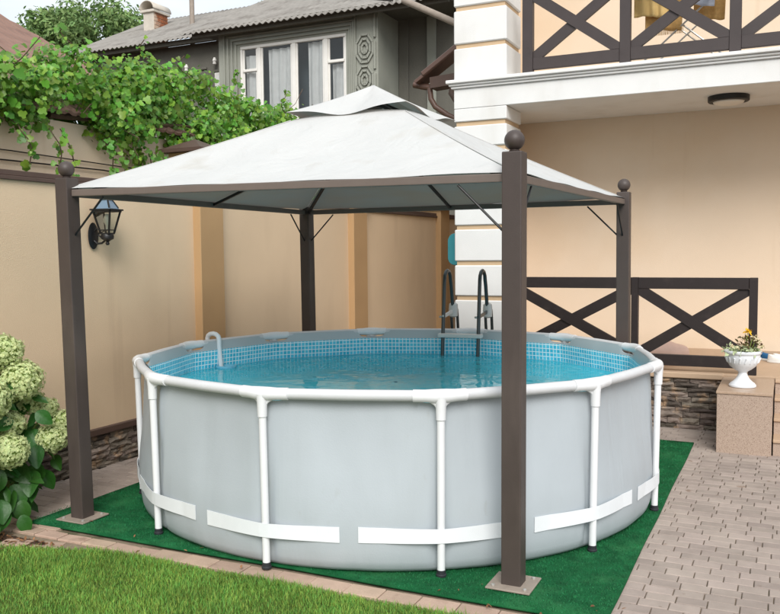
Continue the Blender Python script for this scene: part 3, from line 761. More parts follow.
for i in range(4): fr_.bar(r2[i], r3[i], .012, .012, (0, 1, .1)); fr_.bar(r1[i], r1[(i + 1) % 4], .02, .014)
fr_.lathe([(.055, .345), (.05, .36), (.012, .375), (.016, .395), (.004, .41)], 12, lc)
fr_.build('hood_frame', M['black'], ln_)
MB().lathe([(.014, .06), (.016, .10), (.03, .13), (.034, .155), (.022, .19), (.012, .21)], 14, lc).build('bulb', M['bulb'], ln_, smooth=True)

# gate closing the far end of the alley, teal paddle hanging there
gt = empty('alley_gate', (-1.65, 9.3, 0), 'dark brown sheet metal gate at the end of the narrow alley', 'gate')
for i in range(9): MB().box(-1.08 + i * .24, -1.08 + i * .24 + .232, -.02, .02, .05, 3.0).build('gate_board', M['gate'], gt, bevel=.006)
MB().box(-1.09, 1.09, .022, .06, .4, .46).build('cross_rail', M['gate'], gt); MB().box(-1.09, 1.09, .022, .06, 2.5, 2.56).build('cross_rail', M['gate'], gt)
tb = MB(); prof = [(-.11, 0), (-.11, .24)] + [(-.11 * math.cos(t), .24 + .11 * math.sin(t)) for t in np.linspace(.2, PI - .2, 7)] + [(.11, .24), (.11, 0)] + [(.11 * math.cos(t), -.10 * math.sin(t)) for t in np.linspace(.2, PI - .2, 7)]
nb = len(prof); tb.v = [(x, -.02, z) for x, z in prof] + [(x, .02, z) for x, z in prof]; tb.f = [tuple(range(nb)), tuple(reversed(range(nb, 2 * nb)))] + [((i + 1) % nb, i, nb + i, nb + (i + 1) % nb) for i in range(nb)]
tp_ = recalc(tb.build('hanging_float', M['teal'], None, (-.90, 4.35, 2.0), bevel=.006)); tag(tp_, 'rounded teal plastic swim board hung beside the white quoined corner', 'swim board')
MB().tube([(0, 0, .33), (.12, .05, .5), (.345, .05, .5)], .006, 6).build('hanging_cord', M['wire'], tp_)

# ================================================================== THE HOUSE (right)
HY = 3.5; PWY = 5.15
hs = empty('house', (0, HY, 0), 'cream two-storey house with white quoins, porch and balcony beside the pool', 'house')
def H(name, m, x0, x1, y0, y1, z0, z1, bevel=.004, par=None):
    return MB().box(x0, x1, y0 - HY, y1 - HY, z0, z1).build(name, M[m], par or hs, bevel=bevel)
# column core with quoin blocks
H('column_core', 'joint', -.565, .085, 3.525, 4.105, -.05, 7.2, 0)
zq = [.0, .56, 1.02, 1.49, 1.94, 2.40, 2.935, 3.40, 3.72]
for z0, z1 in zip(zq, zq[1:]):
    if z1 - z0 < .4: z1 = z1
    H('quoin_block', 'white', -.59, .11, 3.5, 4.13, z0 + .028, z1 - .028, .012)
H('quoin_block', 'white', -.59, .11, 3.5, 4.13, 3.75, 3.912, .008)
for z0, z1 in ((4.275, 4.70), (4.70, 5.17), (5.17, 5.64), (5.64, 6.1)):
    H('quoin_block', 'white', -.59, .11, 3.5, 4.13, z0 + (.0 if z0 < 4.3 else .028), z1 - .028, .012)
# side wall and rear porch wall, upper balcony wall
H('side_wall', 'house', -.55, -.25, 4.14, 12, -.05, 6.6, 0)
H('porch_wall', 'house', -.25, 7.5, PWY, PWY + .3, .3, 6.6, 0)
H('porch_skirting', 'porch', .2, 7.5, PWY - .02, PWY, .66, .77, .003)
# porch floor with nosing, stone plinth below
H('porch_floor', 'porch', -.55, 7.5, 3.52, PWY, .45, .655, .004)
H('porch_nosing', 'porch', .12, 2.69, 3.455, 3.60, .595, .664, .01)
pl = H('plinth', 'mortar', .0, 2.72, 3.515, 3.60, -.05, .594, 0)
pl.location = (0, 0, 0)
stones(hs, (.75, .012), (1, 0, 0), (0, -1, 0), 1.95, .0, .592, .045, .075)
# cheek wall (granite) with cap, steps
ck = empty('cheek_wall', (2.95, 2.95, 0), 'speckled brown granite cheek wall beside the porch steps carrying the urn', 'pedestal')
MB().box(-.255, .265, -.535, .52, -.02, .607).build('granite_body', M['granite'], ck, bevel=.004)
MB().box(-.262, .272, -.545, .52, .609, .637).build('granite_cap', M['granitetop'], ck, bevel=.006, seg=2)
for i in range(4):
    z1 = .165 * (i + 1); y0 = 2.45 + i * .29
    if i == 3: z1 = .65
    H('stair_riser', 'granite', 3.23, 6.5, y0 + .02, 3.51, -.02 if i == 0 else .165 * i + .0, z1 - .032, 0)
    H('stair_tread', 'porch', 3.228, 6.5, y0, 3.512, z1 - .031, z1, .004)
# balcony slab with stepped cornice mouldings
ba = H('balcony_slab', 'white', -.59, 7.5, 3.5, PWY, 3.915, 4.165, .006)
H('cornice_moulding', 'white', -.62, 7.5, 3.47, 3.6, 4.167, 4.195, .006, ba).location = (0, 0, 0)
H('cornice_moulding', 'white', -.645, 7.5, 3.445, 3.6, 4.197, 4.225, .008, ba)
H('cornice_moulding', 'white', -.675, 7.5, 3.415, PWY, 4.227, 4.272, .008, ba)
# railings
def railing(name, y, posts, zb, zt, w_, lo, mname, zfloor, label):
    r = empty(name); r.parent = hs; r['label'] = label
    for (x0, x1) in posts: H('post', mname, x0, x1, y - .045, y + .045, zfloor, zt[1], .004, r)
    for (a, b_), (c, d) in zip(posts, posts[1:]):
        H('bottom_rail', mname, b_ + .001, c - .001, y - .035, y + .035, zb[0], zb[1], .004, r)
        H('top_rail', mname, b_ + .001, c - .001, y - .04, y + .04, zt[0], zt[1] - .002, .004, r)
        for k, (p, q) in enumerate((((b_, zb[1]), (c, zt[0])), ((b_, zt[0]), (c, zb[1])))):
            dx, dz = q[0] - p[0], q[1] - p[1]; L_ = math.hypot(dx, dz); ux, uz = dx / L_, dz / L_; nx, nz_ = -uz * w_ / 2, ux * w_ / 2
            # board mitred to the frame: a parallelogram cut at the corners
            yy = y - HY + (-.012 if k else .012); b = MB(); e = .03
            ex = .3; qs = [(p[0] + nx - ux * ex, p[1] + nz_ - uz * ex), (p[0] - nx - ux * ex, p[1] - nz_ - uz * ex), (q[0] - nx + ux * ex, q[1] - nz_ + uz * ex), (q[0] + nx + ux * ex, q[1] + nz_ + uz * ex)]
            for ax_, lim, sg in ((0, b_ + .002, 1), (0, c - .002, -1), (1, zb[1] + .002, 1), (1, zt[0] - .002, -1)):
                new = []
                for i in range(len(qs)):
                    s1, s2 = qs[i - 1], qs[i]; d1, d2 = (s1[ax_] - lim) * sg, (s2[ax_] - lim) * sg
                    if (d1 < 0) != (d2 < 0): f_ = d1 / (d1 - d2); new.append((s1[0] + (s2[0] - s1[0]) * f_, s1[1] + (s2[1] - s1[1]) * f_))
                    if d2 >= 0: new.append(s2)
                qs = new
            m6 = len(qs)
            b.v = [(x, yy - .026 + k * .004, z) for x, z in qs] + [(x, yy + .026 - k * .004, z) for x, z in qs]
            b.f = [tuple(range(m6)), tuple(reversed(range(m6, 2 * m6)))] + [((i + 1) % m6, i, m6 + i, m6 + (i + 1) % m6) for i in range(m6)]
            recalc(b.build('cross_board', M[mname], r))
    return r
railing('porch_railing', 3.60, [(.13, .20), (1.64, 1.72), (2.94, 3.03)], (.725, .855), (1.63, 1.765), .125, 0, 'rail', .655, 'dark brown crossed porch railing')
railing('balcony_railing', 3.62, [(.29, .42), (1.475, 1.60), (2.685, 2.81), (3.9, 4.02), (5.1, 5.22)], (4.335, 4.475), (5.24, 5.36), .125, 0, 'railb', 4.273, 'grey-brown crossed balcony railing')
# roof of the house: eaves board and gutter on the alley side, small lean-to roof with its pipe
rf_ = H('roof', 'brown', -1.15, 7.5, 4.7, 12, 6.62, 6.72, .01)
g = MB(); g.tube([(-2.55, 6.3 - HY, 6.28), (-1.30, 6.0 - HY, 5.60)], .055, 12); g.build('eave_pole', M['plate'], hs, smooth=True)
MB().bar((-2.1, 6.6 - HY, 6.45), (-1.0, 6.5 - HY, 5.95), .3, .08).build('eave_board', M['coping'], hs)
lt_ = empty('lean_to_roof', (0, 0, 0)); lt_.parent = hs
MB().bar((-1.72, 5.0 - HY, 4.60), (-.9, 5.0 - HY, 5.13), .34, .05, (0, 0, 1)).build('roof_sheet', M['brown'], lt_, bevel=.006)
MB().bar((-1.60, 4.84 - HY, 4.70), (-.9, 4.84 - HY, 5.15), .06, .075, (0, 0, 1)).build('ridge_roll', M['brown'], lt_, bevel=.012)
MB().bar((-1.50, 5.02 - HY, 4.58), (-.9, 5.02 - HY, 4.62), .26, .16, (0, 0, 1)).build('soffit_box', M['coping'], lt_)
MB().tube([(-1.80, 5.0 - HY, 4.60), (-1.66, 5.0 - HY, 4.56), (-1.52, 5.0 - HY, 4.53)], .05, 10).build('gutter', M['brown'], lt_, smooth=True)
MB().tube([(-1.54, 4.98 - HY, 4.52), (-1.52, 4.98 - HY, 4.36), (-1.45, 4.98 - HY, 4.24), (-1.25, 4.98 - HY, 4.10), (-1.05, 4.98 - HY, 4.0), (-.9, 4.98 - HY, 3.95)], .042, 10).build('downpipe', M['brown'], lt_, smooth=True)
MB().tube([(-1.12, 4.9 - HY, 4.55), (-1.16, 4.9 - HY, 4.40), (-1.08, 4.9 - HY, 4.28), (-.95, 4.9 - HY, 4.22)], .05, 10).build('downpipe', M['coping'], lt_, smooth=True)

# ================================================================== NEIGHBOURS BEHIND THE WALL
nh = empty('neighbour_shed', (-3.4, 0, 0), 'low tan outbuilding with brown ribbed roof behind the garden wall', 'building')
MB().box(-3.6, 0, -9, 2.0, -.05, 3.45).build('wall', M['house'], nh)
b = MB(); NR = 150; y0, y1 = -9.0, 2.1
def rfn(u, v):
    y = y0 + (y1 - y0) * u; x = .18 + v * -4.4; z = 3.52 + v * 2.33
    return (x, y, z + .018 * (1 if int(u * NR * 2) % 4 < 1 else 0) + .03 * ((v * 12) % 1))
b.grid(rfn, NR * 2, 24)
ro = b.build('roof', M['roof'], nh); solid(ro, .03)
MB().box(-4.4, -4.0, -9, 2.1, 5.8, 5.9).build('ridge', M['roof'], ro)
MB().tube([(.02, -3, 3.02), (.03, -1.2, 2.99), (.03, .2, 3.0), (.04, 1.5, 2.93)], .008, 6).build('cable', M['wire'], nh, smooth=True)
MB().tube([(.02, -3, 3.08), (.03, -1.0, 3.085), (.03, .5, 3.06), (.04, 1.9, 3.06)], .006, 6).build('cable', M['wire'], nh, smooth=True)

# grey house with relief render, window and corrugated roof
gh_ = empty('grey_house', (-9, 13, 0), 'old grey rendered house with corrugated roof and wide white window', 'house')
OX, OY = -9, 13
def GH(name, m, x0, x1, y0, y1, z0, z1, bevel=0, par=None):
    return MB().box(x0 - OX, x1 - OX, y0 - OY, y1 - OY, z0, z1).build(name, M[m], par or gh_, bevel=bevel)
wx0, wx1, wz0, wz1 = -10.56, -7.22, 5.55, 7.83
GH('wall', 'grey', -11.27, wx0, 13, 13.3, 0, 8.3); GH('wall', 'grey', wx1, -6.29, 13, 13.3, 0, 8.3)
GH('wall', 'grey', wx0, wx1, 13, 13.3, 0, wz0); GH('wall', 'grey', wx0, wx1, 13, 13.3, wz1, 8.3)
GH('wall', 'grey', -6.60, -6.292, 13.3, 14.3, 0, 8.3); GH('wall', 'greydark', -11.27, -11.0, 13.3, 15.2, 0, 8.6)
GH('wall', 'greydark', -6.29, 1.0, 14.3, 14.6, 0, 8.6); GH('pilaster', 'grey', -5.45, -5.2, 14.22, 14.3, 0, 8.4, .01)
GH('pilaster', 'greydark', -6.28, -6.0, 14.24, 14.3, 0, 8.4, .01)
wn_ = empty('window'); wn_.parent = gh_; wn_['label'] = 'wide white-framed window'
fw_ = .085
def WF(x0, x1, z0, z1, nm='frame'): return GH(nm, 'wframe', x0, x1, 13.02, 13.12, z0, z1, .012, wn_)
WF(wx0 - .03, wx1 + .03, wz1 - fw_, wz1 + .02); WF(wx0 - .03, wx1 + .03, wz0, wz0 + fw_)
xs = [wx0, -9.96, -8.84, -7.85, wx1]
for i, x in enumerate(xs): WF(x - (.03 if i == 0 else fw_ / 2 + .02), x + (.03 if i == 4 else fw_ / 2 + .02), wz0 + fw_ + .001, wz1 - fw_ - .001)
WF(xs[0] + .08, xs[1] - .07, 7.12, 7.20, 'transom'); WF(xs[3] + .07, xs[4] - .08, 7.10, 7.18, 'transom')
for i in range(4):
    GH('sash', 'wframe', xs[i] + .064, xs[i] + .11, 13.06, 13.1, wz0 + .09, wz1 - .09, 0, wn_); GH('sash', 'wframe', xs[i + 1] - .11, xs[i + 1] - .064, 13.06, 13.1, wz0 + .09, wz1 - .09, 0, wn_)
    MB().poly([(xs[i] - OX + .05, .085, wz0), (xs[i + 1] - OX - .05, .085, wz0), (xs[i + 1] - OX - .05, .085, wz1), (xs[i] - OX + .05, .085, wz1)]).build('pane', M['glass'], wn_)
def curtain(x0, x1, z1):
    b = MB(); b.grid(lambda u, v: (x0 + (x1 - x0) * u - OX, .22 + .03 * math.sin(u * (x1 - x0) * 26 + math.sin(v * 3)), 5.6 + v * (z1 - 5.6)), 60, 6)
    b.build('curtain', M['curtain'], wn_, smooth=True)
curtain(xs[0] + .05, xs[1], 7.6); curtain(xs[1] + .2, xs[2] - .05, 7.7); curtain(xs[2] + .35, xs[3] - .02, 7.75); curtain(xs[3] + .1, xs[4] - .05, 7.1)
GH('room_back', 'room', wx0, wx1, 13.9, 14, 5.4, 8, 0, wn_); GH('window_sill', 'wframe', wx0 - .08, wx1 + .08, 12.9, 13.02, wz0 - .06, wz0 - .002, .01, wn_)
# raised mouldings of the render: nested frames round the window, stepped lozenges at its side
def frame(x0, x1, z0, z1, w_=.05):
    for a in ((x0, x1, z1 - w_, z1), (x0, x0 + w_, z0, z1 - w_), (x1 - w_, x1, z0, z1 - w_)):
        GH('moulding', 'grey', a[0], a[1], 12.945, 13, a[2], a[3], .012)
for k in range(4): frame(wx0 - .14 - k * .13, wx1 + .14 + k * .055, 5.0, wz1 + .10 + k * .10)
for cz, r0 in ((7.35, .30), (6.55, .30)):
    for k in range(3):
        r = r0 - k * .10; cx = -6.66; pts = [(cx + r * .85 * math.sin(t), cz + r * 1.25 * math.cos(t)) for t in [PI / 8 + i * PI / 4 for i in range(8)]]
        b = MB()
        for i in range(8):
            p, q = pts[i], pts[(i + 1) % 8]; b.bar((p[0] - OX, -.03, p[1]), (q[0] - OX, -.03, q[1]), .05, .045, (0, 1, 0))
        b.build('lozenge_moulding', M['grey'], gh_)
for i in range(4): GH('moulding', 'grey', -6.40 + i * .0 - .0, -6.34, 12.94, 13, 5.2 + i * .8, 5.9 + i * .8, .012)
# left wing further back
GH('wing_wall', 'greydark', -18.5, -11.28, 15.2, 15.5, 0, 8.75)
for i in range(7): GH('wing_moulding', 'greydark', -17.6 + i * .9, -16.95 + i * .9, 15.15, 15.2, 7.9 - (i % 2) * .12, 7.97 - (i % 2) * .12, .01)
sw = empty('wing_window'); sw.parent = gh_
GH('frame', 'wframe', -13.02, -12.3, 15.12, 15.2, 6.2, 7.75, .01, sw); MB().poly([(-12.94 - OX, 2.115, 6.25), (-12.4 - OX, 2.115, 6.25), (-12.4 - OX, 2.115, 7.65), (-12.94 - OX, 2.115, 7.65)]).build('pane', M['curtain'], sw)
for x, z in ((-14.05, 8.0), (-12.95, 8.1)):
    MB().lathe([(.035, -.12), (.06, -.1), (.05, -.03), (.07, 0), (.055, .05), (.03, .1)], 12, (x - OX, 15.05 - OY, z)).build('insulator', M['wframe'], gh_, smooth=True)
# corrugated roofs
def corr(name, x0, x1, ye, ze, yr, zr, per=.19, amp=.028):
    nn = int((x1 - x0) / per * 6); b = MB()
    b.grid(lambda u, v: (x0 + (x1 - x0) * u - OX, ye + (yr - ye) * v - OY, ze + (zr - ze) * v + amp * math.cos(2 * PI * u * (x1 - x0) / per) + .02 * math.floor(v * 3.999) * 0 - .012 * ((v * 4) % 1)), nn, 12)
    o = b.build(name, M['asb'], gh_, smooth=True); solid(o, .012); return o
corr('roof', -12.15, -3.9, 12.40, 8.20, 19.5, 11.6)
r2_ = corr('wing_roof', -18.9, -11.6, 14.55, 8.78, 19.0, 10.95)
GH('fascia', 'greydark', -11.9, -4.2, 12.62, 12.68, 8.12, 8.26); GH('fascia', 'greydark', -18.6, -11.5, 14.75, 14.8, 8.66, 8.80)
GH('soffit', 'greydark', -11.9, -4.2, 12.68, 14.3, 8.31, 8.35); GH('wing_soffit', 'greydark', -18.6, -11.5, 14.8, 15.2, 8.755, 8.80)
MB().tube([(-8.9 - OX, 12.2 - OY, 9.0), (-7.5 - OX, 12.3 - OY, 8.62), (-5.6 - OX, 12.45 - OY, 8.28)], .02, 6).build('cable', M['wire'], gh_, smooth=True)
ch = GH('chimney', 'chimney', -17.45, -16.99, 17.0, 17.75, 9.2, 10.70, .02, r2_)
for i in range(11):                                     # exposed brick courses on its right flank
    for j in range(3):
        yy = 17.02 + j * .245 + (i % 2) * .02
        MB().box(-16.989 - OX, -16.97 - OX, yy - OY, min(yy + .235, 17.74) - OY, 9.25 + i * .132, 9.25 + i * .132 + .118).build('brick', M['rust'], r2_, bevel=.006)
hood = MB(); hood.grid(lambda u, v: (-17.22 - .30 * math.cos(PI * u) - OX, 16.9 + .95 * v - OY, 10.70 + .27 * math.sin(PI * u)), 16, 2)
ho = hood.build('chimney_hood', M['chimney'], r2_, smooth=True); solid(ho, .03, 1)
GH('chimney_band', 'chimney', -17.53, -16.91, 16.93, 17.82, 10.60, 10.69, .01, r2_)
tag(MB().tube([(-15.35, 17.05, 8.0), (-15.34, 17.05, 13.5)], .085, 12).build('antenna_mast', M['plate'], None, smooth=True), 'slim grey mast rising behind the corrugated roof', 'mast')

# foliage ----------------------------------------------------------
def tree(name, loc, label, crown_c, crown_r, nclump, nleaf, size, seed):
    r = np.random.default_rng(seed); t = empty(name, loc, label, 'tree'); L0 = Vector(loc)
    cc = np.array(crown_c) - np.array(loc); cr = np.array(crown_r)
    tr_ = MB(); tr_.tube([(0, 0, 0), (.08, .05, cc[2] * .35), (-.05, 0, cc[2] * .7), tuple(cc)], [.28, .22, .17, .07], 10)
    dirs = r.normal(size=(nclump, 3)); dirs /= np.linalg.norm(dirs, axis=1, keepdims=True); dirs[:, 2] = np.abs(dirs[:, 2]) * .9 - .15
    cen = cc + dirs * cr * (r.uniform(.25, 1.0, (nclump, 1)) ** .6)
    for c in cen[:14]:
        m_ = (cc * .62 + c * .38) + r.normal(0, .1, 3); tr_.tube([tuple(cc * .66), tuple(m_), tuple(c)], [.09, .05, .02], 6)
    tr_.build('trunk', M['bark'], t, smooth=True)
    rad = r.uniform(.45, .85, nclump) * crown_r[0] * .42
    k = r.integers(0, nclump, nleaf); d = r.normal(size=(nleaf, 3)); d /= np.linalg.norm(d, axis=1, keepdims=True)
    P = cen[k] + d * (rad[k] * r.uniform(.3, 1.1, nleaf) ** .5)[:, None] * np.array([1, 1, .75])
    V, F = scatter(OV, OF, P, d + r.normal(0, .5, (nleaf, 3)) + [0, 0, .3], r.uniform(.7, 1.3, nleaf) * size, r.uniform(0, 6.3, nleaf))
    tag(link('crown', np_mesh('crown', V, F, M['tleaf']), t), kind='stuff')
tree('walnut_tree', (-27, 24, 0), 'broad green tree standing behind the chimney of the grey house', (-26.6, 24, 12.0), (3.3, 3, 2.5), 40, 9500, .24, 5)
tree('walnut_tree', (-24.5, 30, 0), 'small green treetop showing just right of the rusty chimney', (-20.6, 30, 13.4), (1.6, 1.6, 1.7), 16, 2200, .26, 8)

vine = empty('grape_vine', (-3.3, .5, 0), 'dense leafy grape vine spilling over the garden wall', 'vine')
VO = np.array([-3.3, .5, 0])
topz = lambda y: np.interp(y, [-3, -1.14, -.42, .3, .9, 2.2, 3.2, 4.2, 6.5], [3.75, 3.9, 4.2, 4.12, 4.3, 4.36, 4.25, 4.22, 4.1])
botz = lambda y: np.interp(y, [-3, -1.3, -.9, -.5, .1, .5, .8, 1.3, 1.6, 6.5], [3.25, 3.32, 3.36, 3.40, 3.32, 3.25, 3.05, 2.95, 2.72, 2.72])
r = np.random.default_rng(11); st = MB()
K = 300; vy = r.uniform(-2.8, 6.3, K); u = r.uniform(0, 1, K); vz = botz(vy) + .12 + (topz(vy) - botz(vy) - .22) * u
vx = -3.30 + r.uniform(-.55, .32, K) * (1.05 - .55 * u)
cen = np.stack([vx, vy, vz], 1)
N = 26000; k = r.integers(0, K, N); d = r.normal(size=(N, 3)); d /= np.linalg.norm(d, axis=1, keepdims=True)
rad = r.uniform(.14, .30, K)
P = cen[k] + d * (rad[k] * r.uniform(.2, 1.1, N) ** .6)[:, None]
# hanging shoots below and wisps above
for (y, z0, z1, x) in ((-1.12, 3.3, 2.93, -3.02), (-.78, 3.3, 2.90, -3.0), (-.66, 3.3, 2.80, -2.98), (-.1, 3.25, 2.86, -2.98), (.05, 3.2, 2.80, -2.96), (.3, 3.2, 2.9, -2.98), (-.3, 4.1, 4.40, -3.3), (.9, 4.2, 4.52, -3.35), (1.5, 4.2, 4.46, -3.3), (2.6, 4.3, 4.5, -3.3), (3.6, 4.1, 4.4, -3.2), (4.3, 4.1, 4.32, -3.15), (.75, 3.2, 2.86, -3.0), (.6, 3.2, 2.84, -2.97), (.48, 3.2, 2.9, -2.97)):
    m_ = 16; t = np.linspace(0, 1, m_); q = np.stack([x + .05 * np.sin(t * 6 + y), y + .07 * np.sin(t * 4 + x * 9), z0 + (z1 - z0) * t], 1)
    st.tube([tuple(v - VO) for v in q[::3]], .006, 5); P = np.concatenate([P, q + r.normal(0, .025, (m_, 3))]); d = np.concatenate([d, r.normal(0, .4, (m_, 3)) + [.7, -.5, .1]])
n = len(P); nr = d * .8 + r.normal(0, .45, (n, 3)) + np.array([.45, -.45, .35])
size = r.uniform(.03, .07, n) * r.choice([.8, 1, 1, 1.35], n)
roll = PI + r.normal(0, .7, n)
scr = np.array([((to_px(p) or (9999, 0, 0))[0]) for p in P[-3000:]])
front = np.argsort(-(P[:, 0] * .9 - P[:, 1] * .4 + size * 3 + np.where((P[:, 1] > -1.5) & (P[:, 1] < 4.6), 0, -9)))[:150]
mask = np.ones(n, bool); mask[front] = False
V, F = scatter(LV, LF, P[mask] - VO, nr[mask], size[mask], roll[mask])
tag(link('foliage', np_mesh('foliage', V, F, M['vleaf']), vine), kind='stuff')
lm = [np_mesh('leaf', *scatter(LV, LF, np.zeros((1, 3)), np.array([[.01, .0, 1.]]), np.array([1.]), np.array([0.])), M['vleaf'])]
for i in front:
    nn = Vector(nr[i]).normalized(); o = link('leaf', lm[0], vine, tuple(P[i] - VO)); s_ = size[i] * 1.15
    q = nn.to_track_quat('Z', 'Y'); down = (Vector((0, 0, -1)) - nn * (-nn.z)); 
    if down.length > .1:
        down.normalize(); xx = down.cross(nn); mt = Matrix((xx, down, nn)).transposed(); q = (mt.to_quaternion())
    o.rotation_euler = (q @ Matrix.Rotation(random.gauss(0, .5), 3, 'Z').to_quaternion()).to_euler(); o.scale = (s_, s_, s_)
for (a, b_, c) in (((-3.55, -2.5, 0), (-3.4, -2.2, 3.2), (-3.5, -.5, 3.7)), ((-3.5, 2.4, 0), (-3.35, 2.2, 3.1), (-3.4, .8, 3.8)), ((-3.5, 2.4, .0), (-3.45, 2.6, 3.2), (-3.35, 5.0, 3.8)), ((-3.4, -.5, 3.5), (-3.3, .6, 3.55), (-3.35, 2.2, 3.7))):
    st.tube([tuple(np.array(v) - VO) for v in (a, b_, c)], [.04, .028, .014], 7)
for i in range(60):
    c = cen[r.integers(0, K)]; e = c + r.normal(0, .3, 3); st.tube([tuple(c - VO), tuple((c + e) / 2 - VO + r.normal(0, .03, 3)), tuple(e - VO)], .005, 4)
st.build('stem', M['bark'], vine, smooth=True)

# hydrangea at the left edge
hy_ = empty('hydrangea_bush', (-2.25, -2.25, 0), 'hydrangea bush with big greenish white blooms beside the left post', 'shrub')
HO = Vector((-2.25, -2.25, 0)); r = np.random.default_rng(21)
def ray_at(px, py, X):
    d = MR @ Vector(((px - 390) / 843.69, -(py - 307) / 843.69, -1)); return CAM + d * ((X - CAM.x) / d.x)
heads = [(2, 352, -2.10, .135), (20, 380, -2.02, .155), (47, 408, -2.05, .085), (61, 421, -1.98, .09), (52, 438, -1.97, .115), (9, 451, -1.95, .13), (-14, 400, -2.05, .16), (-30, 450, -2.0, .15), (-25, 340, -2.2, .15), (30, 402, -2.12, .10), (8, 424, -2.12, .11), (-60, 390, -2.1, .16)]
FV = []; FF = []
for i in range(4):                                     # floret of four petals
    t = i * PI / 2; c, s_ = math.cos(t), math.sin(t); q = [(0, 0, 0), (.42, .5, .12), (0, 1, .06), (-.42, .5, .12)]; b0 = len(FV)
    FV += [(x * c - y * s_, x * s_ + y * c, z) for x, y, z in q]; FF += [(b0, b0 + 1, b0 + 2), (b0, b0 + 2, b0 + 3)]
stm = MB()
for hx_, hy2, X, R_ in heads:
    c = ray_at(hx_, hy2, X); R_ *= 1.08; n = int(760 * (R_ / .13) ** 2)
    d = r.normal(size=(n, 3)); d /= np.linalg.norm(d, axis=1, keepdims=True)
    lump = 1 + .08 * np.sin(d[:, 0] * 7 + X * 50) * np.sin(d[:, 1] * 6) + r.normal(0, .05, n)
    P = d * R_ * lump[:, None] * np.array([1, 1, .88])
    V, F = scatter(FV, FF, P, d + r.normal(0, .3, (n, 3)), r.uniform(.012, .019, n), r.uniform(0, 6.3, n))
    o = link('flower_head', np_mesh('flower_head', V, F, M['floret']), hy_, c - HO)
    core = MB().lathe([(R_ * .84 * math.sin(t) + .001, -R_ * .76 * math.cos(t)) for t in np.linspace(0, PI, 9)], 14); core.build('receptacle', M['stem'], o, smooth=True)
    f = Vector((-2.3 + random.uniform(-.15, .1), -2.2 + random.uniform(-.12, .15), 0)); stm.tube([f - HO, (f * .4 + c * .6) - HO + Vector((-.04, 0, .05)), c - HO], [.012, .009, .007], 6)
stm.build('stem', M['stem'], hy_, smooth=True)
def big_leaf():
    b = MB(); nu, nv = 8, 6
    def fn(u, v):
        y = u; w_ = .36 * math.sin(PI * min(1, u * .93 + .04)) ** .8 * (1 - .35 * u) * 1.25; x = (v - .5) * 2 * w_
        return (x, y, .10 * abs(v - .5) * 2 * math.sin(PI * u) - .22 * u * u + .012 * math.sin(u * 26) * abs(v - .5) * 2)
    b.grid(fn, nu, nv); return b.mesh('leaf', M['hleaf'], smooth=True)
blm = big_leaf()
spots = [(36, 412, -1.95, .15, .9), (13, 420, -2.02, .15, -1.2), (34, 445, -2.02, .19, .2), (32, 470, -2.0, .22, .1), (38, 462, -2.05, .2, -.2), (22, 500, -1.95, .18, .1), (10, 512, -1.9, .17, -.5), (22, 515, -1.88, .15, .3), (2, 470, -2.0, .2, -.4), (12, 485, -2.05, .2, .4), (0, 500, -1.95, .18, 0), (28, 430, -2.1, .2, .6), (6, 395, -2.2, .2, -.6), (55, 455, -2.05, .14, .6), (44, 470, -2.1, .17, .4), (-20, 470, -1.95, .2, .2), (-15, 520, -1.9, .2, 0), (15, 465, -2.1, .2, .9), (26, 484, -2.1, .2, -.7), (5, 490, -2.1, .2, .5), (40, 425, -2.15, .18, -.8), (-30, 500, -2.0, .22, .6), (20, 440, -2.2, .2, .2), (0, 440, -2.2, .2, -.3)]
for px, py, X, s_, ro_ in spots:
    o = link('leaf', blm, hy_, ray_at(px, py, X) - HO)
    nn = Vector((random.gauss(.45, .25), random.gauss(-.7, .25), random.gauss(.55, .25))).normalized(); down = (Vector((0, 0, -1)) + nn * nn.z).normalized(); xx = down.cross(nn)
    o.rotation_euler = (Matrix((xx, down, nn)).transposed() @ Matrix.Rotation(ro_, 3, 'Z')).to_euler(); o.scale = (s_, s_, s_)
n = 320; P = np.stack([r.uniform(-2.62, -1.98, n), r.uniform(-2.75, -1.98, n), r.uniform(.12, 1.2, n)], 1) - np.array(HO)
V, F = scatter(OV, OF, P, r.normal(0, .4, (n, 3)) + [.3, -.5, .6], r.uniform(.12, .2, n), PI + r.normal(0, .9, n))
tag(link('inner_foliage', np_mesh('inner_foliage', V, F, M['hleaf']), hy_), kind='stuff')

# ================================================================== SMALL THINGS
UR = Vector((2.92, 2.80, .637))
ur = empty('urn_planter', UR, 'white footed garden urn on the granite cheek wall', 'urn')
MB().lathe([(.125, 0), (.135, .006), (.135, .022), (.125, .03), (.122, .04), (.10, .055), (.07, .085), (.05, .12), (.042, .15), (.05, .165), (.085, .185), (.128, .22), (.158, .27), (.17, .325), (.170, .345), (.180, .352), (.188, .372), (.184, .384), (.165, .386), (.158, .36), (.10, .34)], 40).build('bowl', M['urn'], ur, smooth=True)
rl = MB()
for i in range(18):
    t = 2 * PI * i / 18; rl.tube([(.152 * math.cos(t), .152 * math.sin(t), .262), (.1735 * math.cos(t + .08), .1735 * math.sin(t + .08), .315)], .008, 6)
rl.build('relief', M['urn'], ur, smooth=True)
MB().lathe([(.155, .335), (.155, .352)], 24).build('soil', M['soil'], ur)
fl = empty('urn_flowers', UR + Vector((0, 0, .352)), 'yellow and cream flowers with dark leaves growing in the white urn', 'flowers'); r = np.random.default_rng(31)
n = 90; P = np.stack([r.normal(.055, .05, n), r.normal(0, .05, n), r.uniform(.01, .13, n)], 1); V, F = scatter(OV, OF, P, r.normal(0, .6, (n, 3)) + [0, -.3, .5], r.uniform(.03, .055, n), r.uniform(0, 6.3, n))
link('dark_leaves', np_mesh('dark_leaves', V, F, M['petald']), fl)
